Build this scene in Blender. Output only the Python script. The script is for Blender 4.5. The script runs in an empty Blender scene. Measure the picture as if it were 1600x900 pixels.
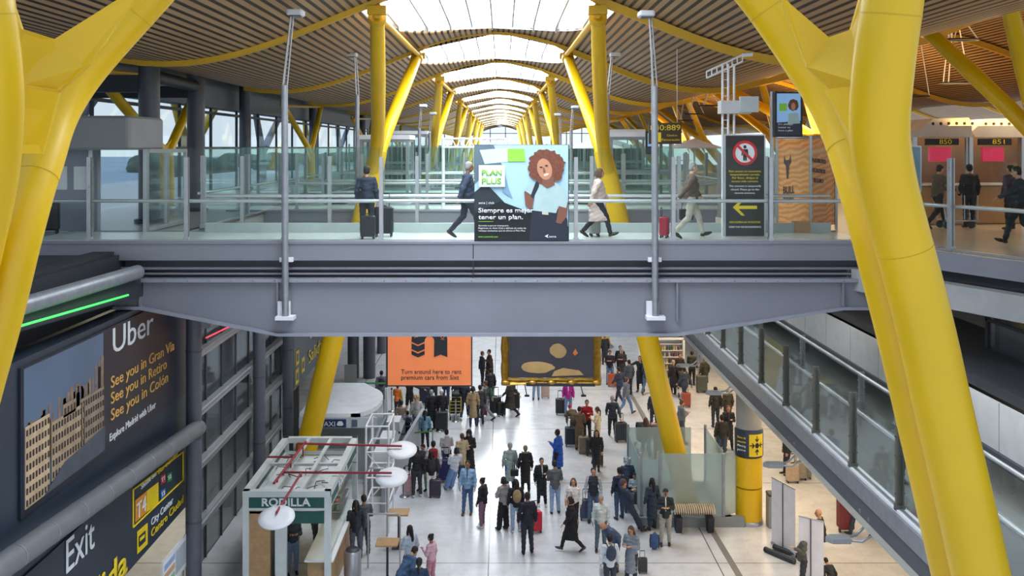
import bpy, bmesh, math, random
from mathutils import Vector, Matrix
random.seed(7)
S = bpy.context.scene
COL = S.collection
PI = math.pi
# ---------------------------------------------------------------- camera, sky, exposure
FPX, VX, VY, ZC = 1500.0, 785.0, 230.0, 12.0
cd = bpy.data.cameras.new('camera'); cam = bpy.data.objects.new('camera', cd); COL.objects.link(cam)
cam.location = (0, 0, ZC); cam.rotation_euler = (PI/2, 0, 0)
cd.sensor_width = 36; cd.lens = 36*FPX/1600; cd.shift_x = (800-VX)/1600; cd.shift_y = -(450-VY)/1600
cd.clip_end = 2000
S.camera = cam
S.view_settings.view_transform = 'Standard'; S.view_settings.look = 'None'
S.view_settings.exposure = 0.0; S.view_settings.gamma = 1
S.cycles.max_bounces = 7; S.cycles.diffuse_bounces = 3; S.cycles.glossy_bounces = 3
S.cycles.transparent_max_bounces = 24; S.cycles.sample_clamp_indirect = 4
S.cycles.caustics_reflective = False; S.cycles.caustics_refractive = False
W = bpy.data.worlds.new('sky'); S.world = W; W.use_nodes = True
wn = W.node_tree.nodes; wl = W.node_tree.links
bg = wn['Background']
tc = wn.new('ShaderNodeTexCoord'); sep = wn.new('ShaderNodeSeparateXYZ'); rp = wn.new('ShaderNodeValToRGB')
wl.new(tc.outputs['Generated'], sep.inputs[0]); wl.new(sep.outputs['Z'], rp.inputs[0]); wl.new(rp.outputs[0], bg.inputs['Color'])
rp.color_ramp.elements[0].position = 0.0; rp.color_ramp.elements[0].color = (0.84, 0.91, 0.98, 1)
rp.color_ramp.elements[1].position = 0.6; rp.color_ramp.elements[1].color = (0.42, 0.60, 0.92, 1)
bg.inputs['Strength'].default_value = 1.12
SKYLIGHT = 10.5
SUN = None
def area(name, loc, rot, sx, sy, power, color):
    l = bpy.data.lights.new(name, 'AREA'); l.shape = 'RECTANGLE'; l.size = sx; l.size_y = sy; l.energy = power; l.color = color
    o = bpy.data.objects.new(name, l); COL.objects.link(o); o.location = loc; o.rotation_euler = rot
    return o
# warm ceiling lights of the arrivals hall under the mezzanine and of the departures hall
for yy in (24, 32, 40, 48):
    area('mezzanine_ceiling_light', (9.6, yy, 4.75), (0, 0, 0), 3.0, 5.0, 300, (1.0, 0.72, 0.42))
for xx, yy in ((15, 28), (15, 44), (17, 62), (15, 85)):
    area('departures_uplight', (xx, yy, 12.6), (PI, 0, 0), 5, 5, 650, (1.0, 0.62, 0.22))
    area('departures_downlight', (xx, yy, 13.4), (0, 0, 0), 3, 3, 260, (1.0, 0.80, 0.55))
for yy in (12, 18, 25, 33, 42):
    area('walkway_fill_light', (8.3 if yy > 15 else 10.5, yy, 8.55), (0, 0, 0), 1.0, 4.0, 42, (1.0, 0.97, 0.92))  # unseen fill lamps added to brighten the dark mezzanine walkway
for yy in (29, 35):  # fill lamps added in the void to lift the wall behind the glazing
    area('arrivals_gallery_fill_light', (-10.4, yy, 4.2), (0, 0, 0), 1.2, 4.0, 110, (1.0, 0.9, 0.7))
    area('upper_gallery_fill_light', (-10.4, yy, 8.4), (0, 0, 0), 1.2, 4.0, 60, (1.0, 0.95, 0.85))
for yy in (14, 20):
    area('side_corridor_fill_light', (10.6, yy, 7.2), (0, 0, 0), .8, 4.0, 26, (1.0, 0.97, 0.92))  # added fill lamps for the dark wall beside the mezzanine
# ---------------------------------------------------------------- helpers
def P(px, py, d): return Vector(((px-VX)*d/FPX, d, ZC-(py-VY)*d/FPX))
def F(px, py):
    d = ZC*FPX/(py-VY); return Vector(((px-VX)*d/FPX, d, 0))
MATS = {}
def srgb(c):
    return tuple(((x/255)/12.92 if x/255 <= 0.04045 else ((x/255+0.055)/1.055)**2.4) for x in c)
def mat(name, c, rough=0.5, metal=0.0, var=0.06, scale=3.0, spec=0.5, bump=0.0, coat=0.0):
    if name in MATS: return MATS[name]
    m = bpy.data.materials.new(name); m.use_nodes = True; nt = m.node_tree; b = nt.nodes['Principled BSDF']
    c = srgb(c)
    b.inputs['Roughness'].default_value = rough; b.inputs['Metallic'].default_value = metal
    b.inputs['Specular IOR Level'].default_value = spec
    b.inputs['Coat Weight'].default_value = coat
    n = nt.nodes.new('ShaderNodeTexNoise'); n.inputs['Scale'].default_value = scale; n.inputs['Detail'].default_value = 4
    t = nt.nodes.new('ShaderNodeTexCoord'); nt.links.new(t.outputs['Object'], n.inputs['Vector'])
    r = nt.nodes.new('ShaderNodeValToRGB')
    r.color_ramp.elements[0].position = .3; r.color_ramp.elements[1].position = .7
    r.color_ramp.elements[0].color = tuple(max(0, x*(1-var)) for x in c)+(1,)
    r.color_ramp.elements[1].color = tuple(min(1, x*(1+var)) for x in c)+(1,)
    nt.links.new(n.outputs['Fac'], r.inputs[0]); nt.links.new(r.outputs[0], b.inputs['Base Color'])
    if bump:
        bp = nt.nodes.new('ShaderNodeBump'); bp.inputs['Strength'].default_value = bump; bp.inputs['Distance'].default_value = .02
        nt.links.new(n.outputs['Fac'], bp.inputs['Height']); nt.links.new(bp.outputs[0], b.inputs['Normal'])
    MATS[name] = m; return m
def emit(name, c, s):
    if name in MATS: return MATS[name]
    m = mat(name, c, .4); b = m.node_tree.nodes['Principled BSDF']
    b.inputs['Emission Color'].default_value = srgb(c)+(1,); b.inputs['Emission Strength'].default_value = s
    return m
def glass(name, tint=(.90, .96, .94), refl=0.10, haze=0.0, hazec=(.7, .8, .8)):
    if name in MATS: return MATS[name]
    m = bpy.data.materials.new(name); m.use_nodes = True; nt = m.node_tree; nt.nodes.clear()
    o = nt.nodes.new('ShaderNodeOutputMaterial'); tr = nt.nodes.new('ShaderNodeBsdfTransparent'); gl = nt.nodes.new('ShaderNodeBsdfGlossy')
    tr.inputs[0].default_value = tint+(1,); gl.inputs['Roughness'].default_value = .03; gl.inputs[0].default_value = (.9, .95, 1, 1)
    mx = nt.nodes.new('ShaderNodeMixShader'); lw = nt.nodes.new('ShaderNodeLayerWeight'); lw.inputs['Blend'].default_value = .25
    mu = nt.nodes.new('ShaderNodeMath'); mu.operation = 'MULTIPLY_ADD'; mu.inputs[1].default_value = refl*1.2; mu.inputs[2].default_value = refl*.05
    nt.links.new(lw.outputs['Fresnel'], mu.inputs[0]); nt.links.new(mu.outputs[0], mx.inputs[0])
    nt.links.new(tr.outputs[0], mx.inputs[1]); nt.links.new(gl.outputs[0], mx.inputs[2])
    last = mx
    if haze:
        df = nt.nodes.new('ShaderNodeBsdfDiffuse'); df.inputs[0].default_value = hazec+(1,)
        m2 = nt.nodes.new('ShaderNodeMixShader'); m2.inputs[0].default_value = haze
        nt.links.new(mx.outputs[0], m2.inputs[1]); nt.links.new(df.outputs[0], m2.inputs[2]); last = m2
    nt.links.new(last.outputs[0], o.inputs[0])
    MATS[name] = m; return m
class B:
    def __init__(s): s.v = []; s.f = []; s.sm = []
    def add(s, vs, fs, smooth=False):
        o = len(s.v); s.v += [tuple(v) for v in vs]; s.f += [tuple(i+o for i in f) for f in fs]; s.sm += [smooth]*len(fs); return s
    def box(s, c, d, rz=0):
        x, y, z = d[0]/2, d[1]/2, d[2]/2; ca, sa = math.cos(rz), math.sin(rz)
        vs = []
        for dx, dy, dz in ((-x,-y,-z),(x,-y,-z),(x,y,-z),(-x,y,-z),(-x,-y,z),(x,-y,z),(x,y,z),(-x,y,z)):
            vs.append((c[0]+dx*ca-dy*sa, c[1]+dx*sa+dy*ca, c[2]+dz))
        return s.add(vs, [(0,3,2,1),(4,5,6,7),(0,1,5,4),(1,2,6,5),(2,3,7,6),(3,0,4,7)])
    def bb(s, x0, x1, y0, y1, z0, z1): return s.box(((x0+x1)/2,(y0+y1)/2,(z0+z1)/2), (abs(x1-x0),abs(y1-y0),abs(z1-z0)))
    def rbox(s, c, d, r, rz=0, seg=3):
        """box with rounded vertical edges and chamfered top/bottom"""
        hx, hy, hz = d[0]/2, d[1]/2, d[2]/2; ca, sa = math.cos(rz), math.sin(rz); rings = []
        for zz, ins in ((-hz, r*.5), (-hz+r*.5, 0), (hz-r*.5, 0), (hz, r*.5)):
            pts = []
            for (cx, cy, a0) in ((hx-r, hy-r, 0), (-hx+r, hy-r, 90), (-hx+r, -hy+r, 180), (hx-r, -hy+r, 270)):
                for k in range(seg+1):
                    a = math.radians(a0+90*k/seg); rr = max(r-ins, .001)
                    px, py = cx+rr*math.cos(a), cy+rr*math.sin(a)
                    pts.append((c[0]+px*ca-py*sa, c[1]+px*sa+py*ca, c[2]+zz))
            rings.append(pts)
        return s.loft(rings, True, True, False)
    def loft(s, rings, cap=True, closed=True, smooth=True):
        n = len(rings[0]); vs = [p for r in rings for p in r]; fs = []
        for i in range(len(rings)-1):
            for j in range(n if closed else n-1):
                k = (j+1) % n; fs.append((i*n+j, i*n+k, (i+1)*n+k, (i+1)*n+j))
        s.add(vs, fs, smooth)
        if cap and closed:
            if smooth: s.add(rings[0], [tuple(range(n-1, -1, -1))]); s.add(rings[-1], [tuple(range(n))])
            else:
                o = len(s.v)-len(vs); s.f += [tuple(o+j for j in range(n-1, -1, -1)), tuple(o+(len(rings)-1)*n+j for j in range(n))]; s.sm += [False, False]
        return s
    def tube(s, pts, rs, seg=12, cap=True, sx=1.0, smooth=True):
        pts = [Vector(p) for p in pts]
        if not hasattr(rs, '__len__'): rs = [rs]*len(pts)
        up = None; rings = []
        for i, p in enumerate(pts):
            t = (pts[min(i+1, len(pts)-1)]-pts[max(i-1, 0)]).normalized()
            if up is None:
                up = Vector((1, 0, 0)) if abs(t.x) < .8 else Vector((0, 1, 0))
            a = t.cross(up).normalized(); b_ = a.cross(t).normalized(); up = b_
            rings.append([tuple(p+(a*math.cos(2*PI*k/seg)+b_*math.sin(2*PI*k/seg)*sx)*rs[i]) for k in range(seg)])
        s.loft(rings, cap, True, smooth); return s
    def lathe(s, c, prof, seg=20, smooth=True):
        rings = [[(c[0]+r*math.cos(2*PI*k/seg), c[1]+r*math.sin(2*PI*k/seg), c[2]+z) for k in range(seg)] for r, z in prof]
        return s.loft(rings, True, True, smooth)
    def ell(s, c, r, M=None, seg=12, rings=8):
        vs = []
        for i in range(1, rings):
            th = PI*i/rings
            for k in range(seg):
                v = Vector((r[0]*math.sin(th)*math.cos(2*PI*k/seg), r[1]*math.sin(th)*math.sin(2*PI*k/seg), r[2]*math.cos(th)))
                vs.append(v)
        vs += [Vector((0, 0, r[2])), Vector((0, 0, -r[2]))]
        if M is not None: vs = [M @ v for v in vs]
        vs = [v+Vector(c) for v in vs]; fs = []
        for i in range(rings-2):
            for k in range(seg):
                j = (k+1) % seg; fs.append((i*seg+k, (i+1)*seg+k, (i+1)*seg+j, i*seg+j))
        T = (rings-1)*seg
        for k in range(seg):
            j = (k+1) % seg; fs.append((T, k, j)); fs.append((T+1, (rings-2)*seg+j, (rings-2)*seg+k))
        return s.add(vs, fs, True)
    def prism(s, poly, off):
        """closed polygon (3D points) extruded by vector off"""
        n = len(poly); off = Vector(off); a = [Vector(p) for p in poly]; b_ = [p+off for p in a]
        fs = [tuple(range(n)), tuple(range(2*n-1, n-1, -1))]+[(i, (i+1) % n, n+(i+1) % n, n+i) for i in range(n)]
        return s.add(a+b_, fs)
    def mesh(s, name):
        me = bpy.data.meshes.new(name); me.from_pydata(s.v, [], s.f)
        me.polygons.foreach_set('use_smooth', s.sm)
        bm = bmesh.new(); bm.from_mesh(me); bmesh.ops.recalc_face_normals(bm, faces=bm.faces); bm.to_mesh(me); bm.free()
        me.update(); return me
    def build(s, name, m, parent=None, **kw):
        me = s.mesh(name)
        if m: me.materials.append(m)
        o = bpy.data.objects.new(name, me); COL.objects.link(o)
        if parent is not None:
            o.parent = parent
            if parent.type == 'EMPTY' or True:
                o.matrix_parent_inverse = world(parent).inverted()
        for k, v in kw.items(): o[k] = v
        return o
def world(o):
    M = Matrix.LocRotScale(o.location, o.rotation_euler, o.scale)
    return (world(o.parent) @ o.matrix_parent_inverse @ M) if o.parent else M
def thing(name, label, cat, loc=(0, 0, 0), rz=0, group=None):
    o = bpy.data.objects.new(name, None); COL.objects.link(o); o.location = loc; o.rotation_euler = (0, 0, rz)
    o.empty_display_size = .2
    o['label'] = label; o['category'] = cat
    if group: o['group'] = group
    return o
def tag(o, label, cat, group=None, kind=None):
    o['label'] = label; o['category'] = cat
    if group: o['group'] = group
    if kind: o['kind'] = kind
    return o
def struct(o): o['kind'] = 'structure'; return o
def textmesh(body, size, bold=0):
    c = bpy.data.curves.new('lettering', 'FONT'); c.body = body; c.size = size; c.resolution_u = 3; c.extrude = .0; c.offset = bold
    o = bpy.data.objects.new('lettering', c); COL.objects.link(o); bpy.context.view_layer.update()
    me = bpy.data.meshes.new_from_object(o.evaluated_get(bpy.context.evaluated_depsgraph_get()))
    bpy.data.objects.remove(o); return me
def text(body, org, dirv, upv, h, m, parent, width=None, name='lettering', bold=0.0, center=False):
    """lettering of cap height h starting at org, reading along dirv; solid letters a few mm thick"""
    me = textmesh(body, 1.0, bold)
    if not me.vertices: return None
    xs = [v.co.x for v in me.vertices]; x0, x1 = min(xs), max(xs)
    sy = h/.70; sx = sy if width is None else width/(x1-x0)
    d, u = Vector(dirv).normalized(), Vector(upv); n = d.cross(u).normalized(); org = Vector(org)
    if center: org = org-d*((x1-x0)*sx/2)
    bm = bmesh.new(); bm.from_mesh(me)
    r = bmesh.ops.extrude_face_region(bm, geom=list(bm.faces)); 
    for e in r['geom']:
        if isinstance(e, bmesh.types.BMVert): e.co.z += 1
    for v in bm.verts:
        x, y, z = v.co; v.co = org+d*((x-x0)*sx)+u*(y*sy)+n*(z*.012)
    bmesh.ops.recalc_face_normals(bm, faces=bm.faces)
    bm.to_mesh(me); bm.free(); me.materials.clear(); me.materials.append(m)
    o = bpy.data.objects.new(name, me); COL.objects.link(o)
    if parent is not None: o.parent = parent; o.matrix_parent_inverse = world(parent).inverted()
    return o
def freeze(b, mods):
    me = b.mesh('tmp'); o = bpy.data.objects.new('tmp', me); COL.objects.link(o)
    for t, kw in mods:
        m = o.modifiers.new(t, t)
        for k, v in kw.items(): setattr(m, k, v)
    bpy.context.view_layer.update()
    r = bpy.data.meshes.new_from_object(o.evaluated_get(bpy.context.evaluated_depsgraph_get()))
    bpy.data.objects.remove(o); bpy.data.meshes.remove(me)
    return r
# ---------------------------------------------------------------- materials
YEL = mat('yellow_paint', (228, 184, 0), .42, 0, .05, .8, coat=.12)
YELF = mat('yellow_paint_rib', (214, 168, 22), .45, 0, .05, .8)
STEEL = mat('grey_girder_paint', (132, 134, 144), .42, .1, .06, .6)
STEEL2 = mat('dark_grey_girder', (84, 86, 94), .45, .1, .08, .8)
STEEL3 = mat('charcoal_steel', (54, 57, 63), .5, .2, .1, 1)
ALU = mat('brushed_aluminium', (176, 178, 182), .32, .7, .05, 6)
GALV = mat('galvanised_steel', (150, 154, 160), .4, .5, .1, 5)
WHITE = mat('white_paint', (232, 234, 238), .45, 0, .03, 2)
CONC = mat('pale_concrete', (158, 160, 160), .8, 0, .1, 2, bump=.1)
PANEL = mat('grey_wall_panel', (142, 144, 146), .6, 0, .05, 1)
BLACK = mat('black_plastic', (22, 23, 26), .5, 0, .15, 4)
NAVY = mat('navy_sign_face', (44, 56, 70), .4, 0, .08, 1)
YTXT = mat('yellow_sign_lettering', (236, 206, 30), .5)
WTXT = mat('white_sign_lettering', (232, 234, 236), .5)
GOLD = mat('gilded_wood', (176, 138, 56), .35, .6, .3, 9, bump=.5)
GL = glass('clear_glass', (.96, .985, .975), .12)
GLG = glass('green_tinted_glass', (.93, .975, .96), .25)
GLD = glass('dark_facade_glass', (.70, .74, .77), .5, .22, (.16, .18, .21))
GLF = glass('frosted_glass', (.72, .80, .80), .1, .35, (.60, .70, .70))
WOOD = mat('light_wood', (176, 140, 98), .5, 0, .15, 6)
BRONZE = mat('bronze_grey_post', (104, 102, 92), .45, .3, .08, 4)
WARMGREY = mat('warm_grey_tile', (176, 166, 150), .35, 0, .05, 2)
# ---------------------------------------------------------------- setting: floor
XC = -0.4
def floor_mat():
    m = bpy.data.materials.new('polished_limestone_floor'); m.use_nodes = True; nt = m.node_tree; b = nt.nodes['Principled BSDF']; L = nt.links.new
    tc = nt.nodes.new('ShaderNodeTexCoord'); mp = nt.nodes.new('ShaderNodeMapping'); L(tc.outputs['Object'], mp.inputs[0])
    mp.inputs['Location'].default_value = (0.4, 5.3, 0)
    br = nt.nodes.new('ShaderNodeTexBrick'); br.offset = 0; br.inputs['Scale'].default_value = 1
    br.inputs['Brick Width'].default_value = 6.6; br.inputs['Row Height'].default_value = 6.6; br.inputs['Mortar Size'].default_value = .018
    br.inputs['Color1'].default_value = srgb((206, 208, 212))+(1,); br.inputs['Color2'].default_value = srgb((212, 214, 218))+(1,)
    br.inputs['Mortar'].default_value = srgb((110, 108, 104))+(1,)
    L(mp.outputs[0], br.inputs['Vector'])
    b2 = nt.nodes.new('ShaderNodeTexBrick'); b2.offset = 0; b2.inputs['Scale'].default_value = 1
    b2.inputs['Brick Width'].default_value = 1.1; b2.inputs['Row Height'].default_value = 1.1; b2.inputs['Mortar Size'].default_value = .006
    b2.inputs['Color1'].default_value = (.93, .93, .93, 1); b2.inputs['Color2'].default_value = (1, 1, 1, 1); b2.inputs['Mortar'].default_value = (.86, .86, .86, 1)
    L(mp.outputs[0], b2.inputs['Vector'])
    n = nt.nodes.new('ShaderNodeTexNoise'); n.inputs['Scale'].default_value = 1.6; n.inputs['Detail'].default_value = 8; n.inputs['Roughness'].default_value = .7; L(tc.outputs['Object'], n.inputs['Vector'])
    r = nt.nodes.new('ShaderNodeValToRGB'); r.color_ramp.elements[0].position = .36; r.color_ramp.elements[0].color = (.86, .855, .85, 1)
    r.color_ramp.elements[1].position = .56; r.color_ramp.elements[1].color = (1, 1, 1, 1); L(n.outputs['Fac'], r.inputs[0])
    m1 = nt.nodes.new('ShaderNodeMixRGB'); m1.blend_type = 'MULTIPLY'; m1.inputs[0].default_value = 1; L(br.outputs['Color'], m1.inputs[1]); L(b2.outputs['Color'], m1.inputs[2])
    m2 = nt.nodes.new('ShaderNodeMixRGB'); m2.blend_type = 'MULTIPLY'; m2.inputs[0].default_value = 1; L(m1.outputs[0], m2.inputs[1]); L(r.outputs[0], m2.inputs[2])
    L(m2.outputs[0], b.inputs['Base Color']); b.inputs['Roughness'].default_value = .23
    return m
struct(B().bb(-30, 30, 4, 110, -.3, 0).build('floor', floor_mat()))
# expansion strip in the floor
a, c = F(983, 612), F(1160, 908)
dv = (c-a).normalized(); nv = Vector((-dv.y, dv.x, 0))*.09
struct(B().prism([a-nv+Vector((0,0,.001)), c-nv+Vector((0,0,.001)), c+nv+Vector((0,0,.001)), a+nv+Vector((0,0,.001))], (0, 0, .012)).build('trim_1', mat('floor_groove', (120, 118, 116), .5)))
# ---------------------------------------------------------------- roof
RIB0, RSP = 25.6, 12.8
def zr(off): return 15.53+1.13*math.cos(PI*off/8.6)
def slat_mat(name, c1, c2, w=.21):
    m = bpy.data.materials.new(name); m.use_nodes = True; nt = m.node_tree; b = nt.nodes['Principled BSDF']; L = nt.links.new
    tc = nt.nodes.new('ShaderNodeTexCoord'); sp = nt.nodes.new('ShaderNodeSeparateXYZ'); L(tc.outputs['Object'], sp.inputs[0])
    d = nt.nodes.new('ShaderNodeMath'); d.operation = 'DIVIDE'; d.inputs[1].default_value = w; L(sp.outputs['X'], d.inputs[0])
    f = nt.nodes.new('ShaderNodeMath'); f.operation = 'FRACT'; L(d.outputs[0], f.inputs[0])
    r = nt.nodes.new('ShaderNodeValToRGB'); r.color_ramp.interpolation = 'CONSTANT'
    e = r.color_ramp.elements; e[0].position = 0; e[0].color = srgb(c2)+(1,); e[1].position = .40; e[1].color = srgb(c1)+(1,)
    L(f.outputs[0], r.inputs[0])
    n = nt.nodes.new('ShaderNodeTexNoise'); mp = nt.nodes.new('ShaderNodeMapping'); mp.inputs['Scale'].default_value = (4, .35, 1)
    L(tc.outputs['Object'], mp.inputs[0]); L(mp.outputs[0], n.inputs['Vector']); n.inputs['Scale'].default_value = 1
    r2 = nt.nodes.new('ShaderNodeValToRGB'); r2.color_ramp.elements[0].position = .3; r2.color_ramp.elements[0].color = (.82, .80, .76, 1); r2.color_ramp.elements[1].position = .7
    L(n.outputs['Fac'], r2.inputs[0])
    mm = nt.nodes.new('ShaderNodeMixRGB'); mm.blend_type = 'MULTIPLY'; mm.inputs[0].default_value = 1; L(r.outputs[0], mm.inputs[1]); L(r2.outputs[0], mm.inputs[2])
    L(mm.outputs[0], b.inputs['Base Color']); b.inputs['Roughness'].default_value = .55
    bp = nt.nodes.new('ShaderNodeBump'); bp.inputs['Strength'].default_value = .5; bp.inputs['Distance'].default_value = .05
    L(r.outputs[0], bp.inputs['Height']); L(bp.outputs[0], b.inputs['Normal'])
    return m
SLAT = slat_mat('bamboo_slat_ceiling', (186, 148, 104), (44, 31, 22))
SKLEN = 11.4
def skw(t): return 3.55*math.sqrt(max(0, 1-(t/SKLEN)**2.6))
def wsk(y):
    """half width of the skylight opening at depth y"""
    t = (y-RIB0) % RSP-.35
    if t < 0 or t > SKLEN: return 0.0
    return skw(t)
NB = 15
ys = []
for k in range(-1, NB):
    y0 = RIB0+k*RSP
    for t in (0, .349, .3501, 1.2, 2.4, 3.8, 5.2, 6.6, 8.0, 9.0, 9.9, 10.6, 11.1, 11.4, 11.6, 11.749, 12.2): ys.append(y0+t)
ys.append(RIB0+NB*RSP)
for side, x_end in ((-1, 9.9), (1, 42.8)):
    n = 22 if side < 0 else 60
    rows = []
    for y in ys:
        w = wsk(y); row = []
        for i in range(n+1):
            if side > 0:
                o_ = w+(9.0-w)*i/20 if i <= 20 else 9.0+(x_end-9.0)*(i-20)/(n-20)
            else: o_ = w+(x_end-w)*i/n
            row.append((XC+side*o_, y, zr(o_)))
        rows.append(row)
    b = B(); b.loft(rows, False, False, True)
    low = len(b.v)
    o = b.build('ceiling', SLAT)
    md = o.modifiers.new('s', 'SOLIDIFY'); md.thickness = .12; md.offset = 1 if side > 0 else -1
    struct(o)
GLAZE = emit('skylight_glazing', (240, 247, 255), SKYLIGHT)
FIN = mat('white_skylight_fin', (238, 240, 242), .6, 0, .03)
def make_skylight(k):
    y0 = RIB0+k*RSP+.35
    t = thing('skylight', ('daylight opening in the slatted roof, the %s one along the hall' % ORD[k+1]), 'skylight', (XC, y0, 16), 0, 'lens-shaped skylights along the hall roof')
    g = B(); rows = []
    for i in range(15):
        tt = SKLEN*i/14; w = max(.05, skw(tt))
        rows.append([(XC+w*u, y0+tt, zr(w*u)+.36) for u in (-1, -.66, -.33, 0, .33, .66, 1)])
    g.loft(rows, False, False, True); g.build('glazing', GLAZE, t)
    cb = B(); ins = []; 
    for i in range(15):
        tt = SKLEN*i/14; w = max(.05, skw(tt)); ins.append((w, y0+tt))
    loop = [(XC-w, y, zr(w)) for w, y in ins]+[(XC+w, y, zr(w)) for w, y in reversed(ins)]+[(XC+ins[0][0]*u, ins[0][1], zr(ins[0][0]*u)) for u in (.8, .6, .4, .2, 0, -.2, -.4, -.6, -.8)]
    cb.loft([[(x, y, z-.03) for x, y, z in loop], [(x, y, z+.36) for x, y, z in loop]], False, True, False); cb.build('curb', FIN, t)
    if k < 8:
        fb = B()
        for u in range(-4, 5):
            xo = u*.78
            ymax = SKLEN*max(0, 1-(xo/3.55)**2)**(1/2.6)
            pts_top = []; m_ = 6
            for i in range(m_+1):
                tt = ymax*i/m_; pts_top.append((XC+xo, y0+tt, zr(xo)+.34))
            lowp = [(XC+xo, y0+tt_, zr(xo)+((.05 if k <= 0 else .22) if i_ not in (0,) else (-.1 if k <= 0 else .0))) for i_, tt_ in enumerate([ymax, ymax*.97, ymax*.5, 0])]
            fb.prism([(XC+xo-.02, p[1], p[2]) for p in pts_top+lowp], (.06, 0, 0))
        fb.build('fin', mat('skylight_fin_grey', (186, 188, 192), .6), t)
        cbm = B()
        for i in ():
            tt = SKLEN*i/3.2; w = skw(tt)
            cbm.tube([(XC+w*u, y0+tt, zr(w*u)+.2) for u in (-1, -.5, 0, .5, 1)], .05, 6)
        pass
ORD = ['nearest', 'second', 'third', 'fourth', 'fifth', 'sixth', 'seventh', 'eighth', 'ninth', 'tenth', 'eleventh', 'twelfth', 'thirteenth', 'fourteenth', 'fifteenth', 'sixteenth', 'seventeenth']
for k in range(-1, 13): make_skylight(k)
def rib(k):
    y = RIB0+k*RSP
    t = thing('roof_rib', 'curved yellow roof rib under the bamboo ceiling, the %s along the hall' % ORD[k+1], 'roof rib', (XC, y, 15), 0, 'yellow ribs under the wavy roof')
    b = B(); rings = []
    xs = [-9.9+i*.62 for i in range(0, 86)]
    for x in xs:
        if x > 42: break
        c_ = abs(x) < 2.9; h = .07 if c_ else .13; w = .10 if c_ else .14; z = zr(x)-.05
        sl = -1.13*PI/8.6*math.sin(PI*x/8.6); nn = Vector((-sl, 0, 1)).normalized()
        p = Vector((XC+x, y, z))
        rings.append([tuple(p+Vector((0, -w, 0))), tuple(p+Vector((0, w, 0))), tuple(p+Vector((0, w*.7, 0))-nn*h*1.6), tuple(p+Vector((0, -w*.7, 0))-nn*h*1.6)])
    b.loft(rings, True, True, False); b.build('beam', YELF, t)
    if k < 6:
        b = B()
        for s_ in (-1, 1): b.box((XC+s_*2.94, y, zr(2.94)-.42), (.5, .34, .22))
        b.build('bracket', YELF, t)
for k in range(-1, 14): rib(k)
# ---------------------------------------------------------------- yellow tree columns
def tree(base, joint, top1, top2, label, r=.31, group=None, plate=True, cuff=True):
    base, joint, top1, top2 = map(Vector, (base, joint, top1, top2))
    t = thing('tree_column', label, 'column', base, 0, group)
    def bez(a, m, c, n=8): return [a*(1-u)**2+m*2*u*(1-u)+c*u*u for u in [i/n for i in range(n+1)]]
    low = base.lerp(joint, .93)
    B().tube([base, base.lerp(joint, .5), low, joint], [r*1.0, r, r*.92, r*.8], 18, sx=1.15).build('trunk', YEL, t)
    B().lathe(base, [(r*1.5, 0), (r*1.5, .05), (r*1.2, .16), (r*1.05, .18)], 20).build('base_collar', GALV, t)
    for tp in (top1, top2):
        e = joint.lerp(tp, .94)
        pts = bez(low-(joint-low)*.4, joint, joint.lerp(tp, .35), 6)+[joint.lerp(tp, u) for u in (.55, .75, .94)]
        B().tube(pts, [r*.72]*7+[r*.74, r*.7, r*.62], 16).build('branch', YEL, t)
        b = B(); b.tube([e, tp], [r*.42, r*.3], 12); b.tube([joint.lerp(tp, .92), joint.lerp(tp, .945)], r*.8, 14)
        b.build('pin_joint', YELF, t)
    if plate:
        a_ = joint.lerp(top1, .28); c_ = joint.lerp(top2, .28)
        B().prism([joint-Vector((.02, 0, .9)), a_, joint.lerp((top1+top2)/2, .12), c_], (.05, 0, 0)).build('web_plate', YEL, t)
    B().tube([top1-Vector((0, 0, .25)), top2-Vector((0, 0, .1))], .085, 8).build('tie_bar', YELF, t)
    return t
for i in range(6):
    Y = 32+25.6*i
    for s_ in (-1, 1):
        side = 'kiosk side' if s_ < 0 else 'round column side'
        tree((XC+s_*6.6, Y, 0), (XC+s_*3.72, Y, 11.9), (XC+s_*2.94, Y-6.4, zr(2.94)-.3), (XC+s_*2.94, Y+6.4, zr(2.94)-.3),
             'yellow forked tree column on the %s, %s from the footbridge' % (side, ORD[i].replace('nearest', 'first')), group='yellow tree columns along the hall')
# the same columns in the departures hall, standing on its floor
for j, (X, Y) in enumerate([(14.5, 44), (16.5, 57.6), (15.2, 72), (16.2, 83.2), (13.8, 98), (17.5, 112), (24, 60), (29, 90)]):
    tree((X+2.2, Y, 9.8), (X, Y, 12.4), (X-2.4, Y-5, zr(X-2.4-XC)-.2), (X-2.9, Y+5, zr(X-2.9-XC)-.2),
         'yellow forked column in the departures hall, %s in order of distance' % ORD[j], r=.30, group='yellow columns of the departures hall')
tree(P(1690, 395, 21), P(1625, 215, 22), P(1436, 36, 24.5), P(1568, -30, 20), 'yellow forked column beside the check-in desks, its long branch slanting over them', r=.27, plate=False)
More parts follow.
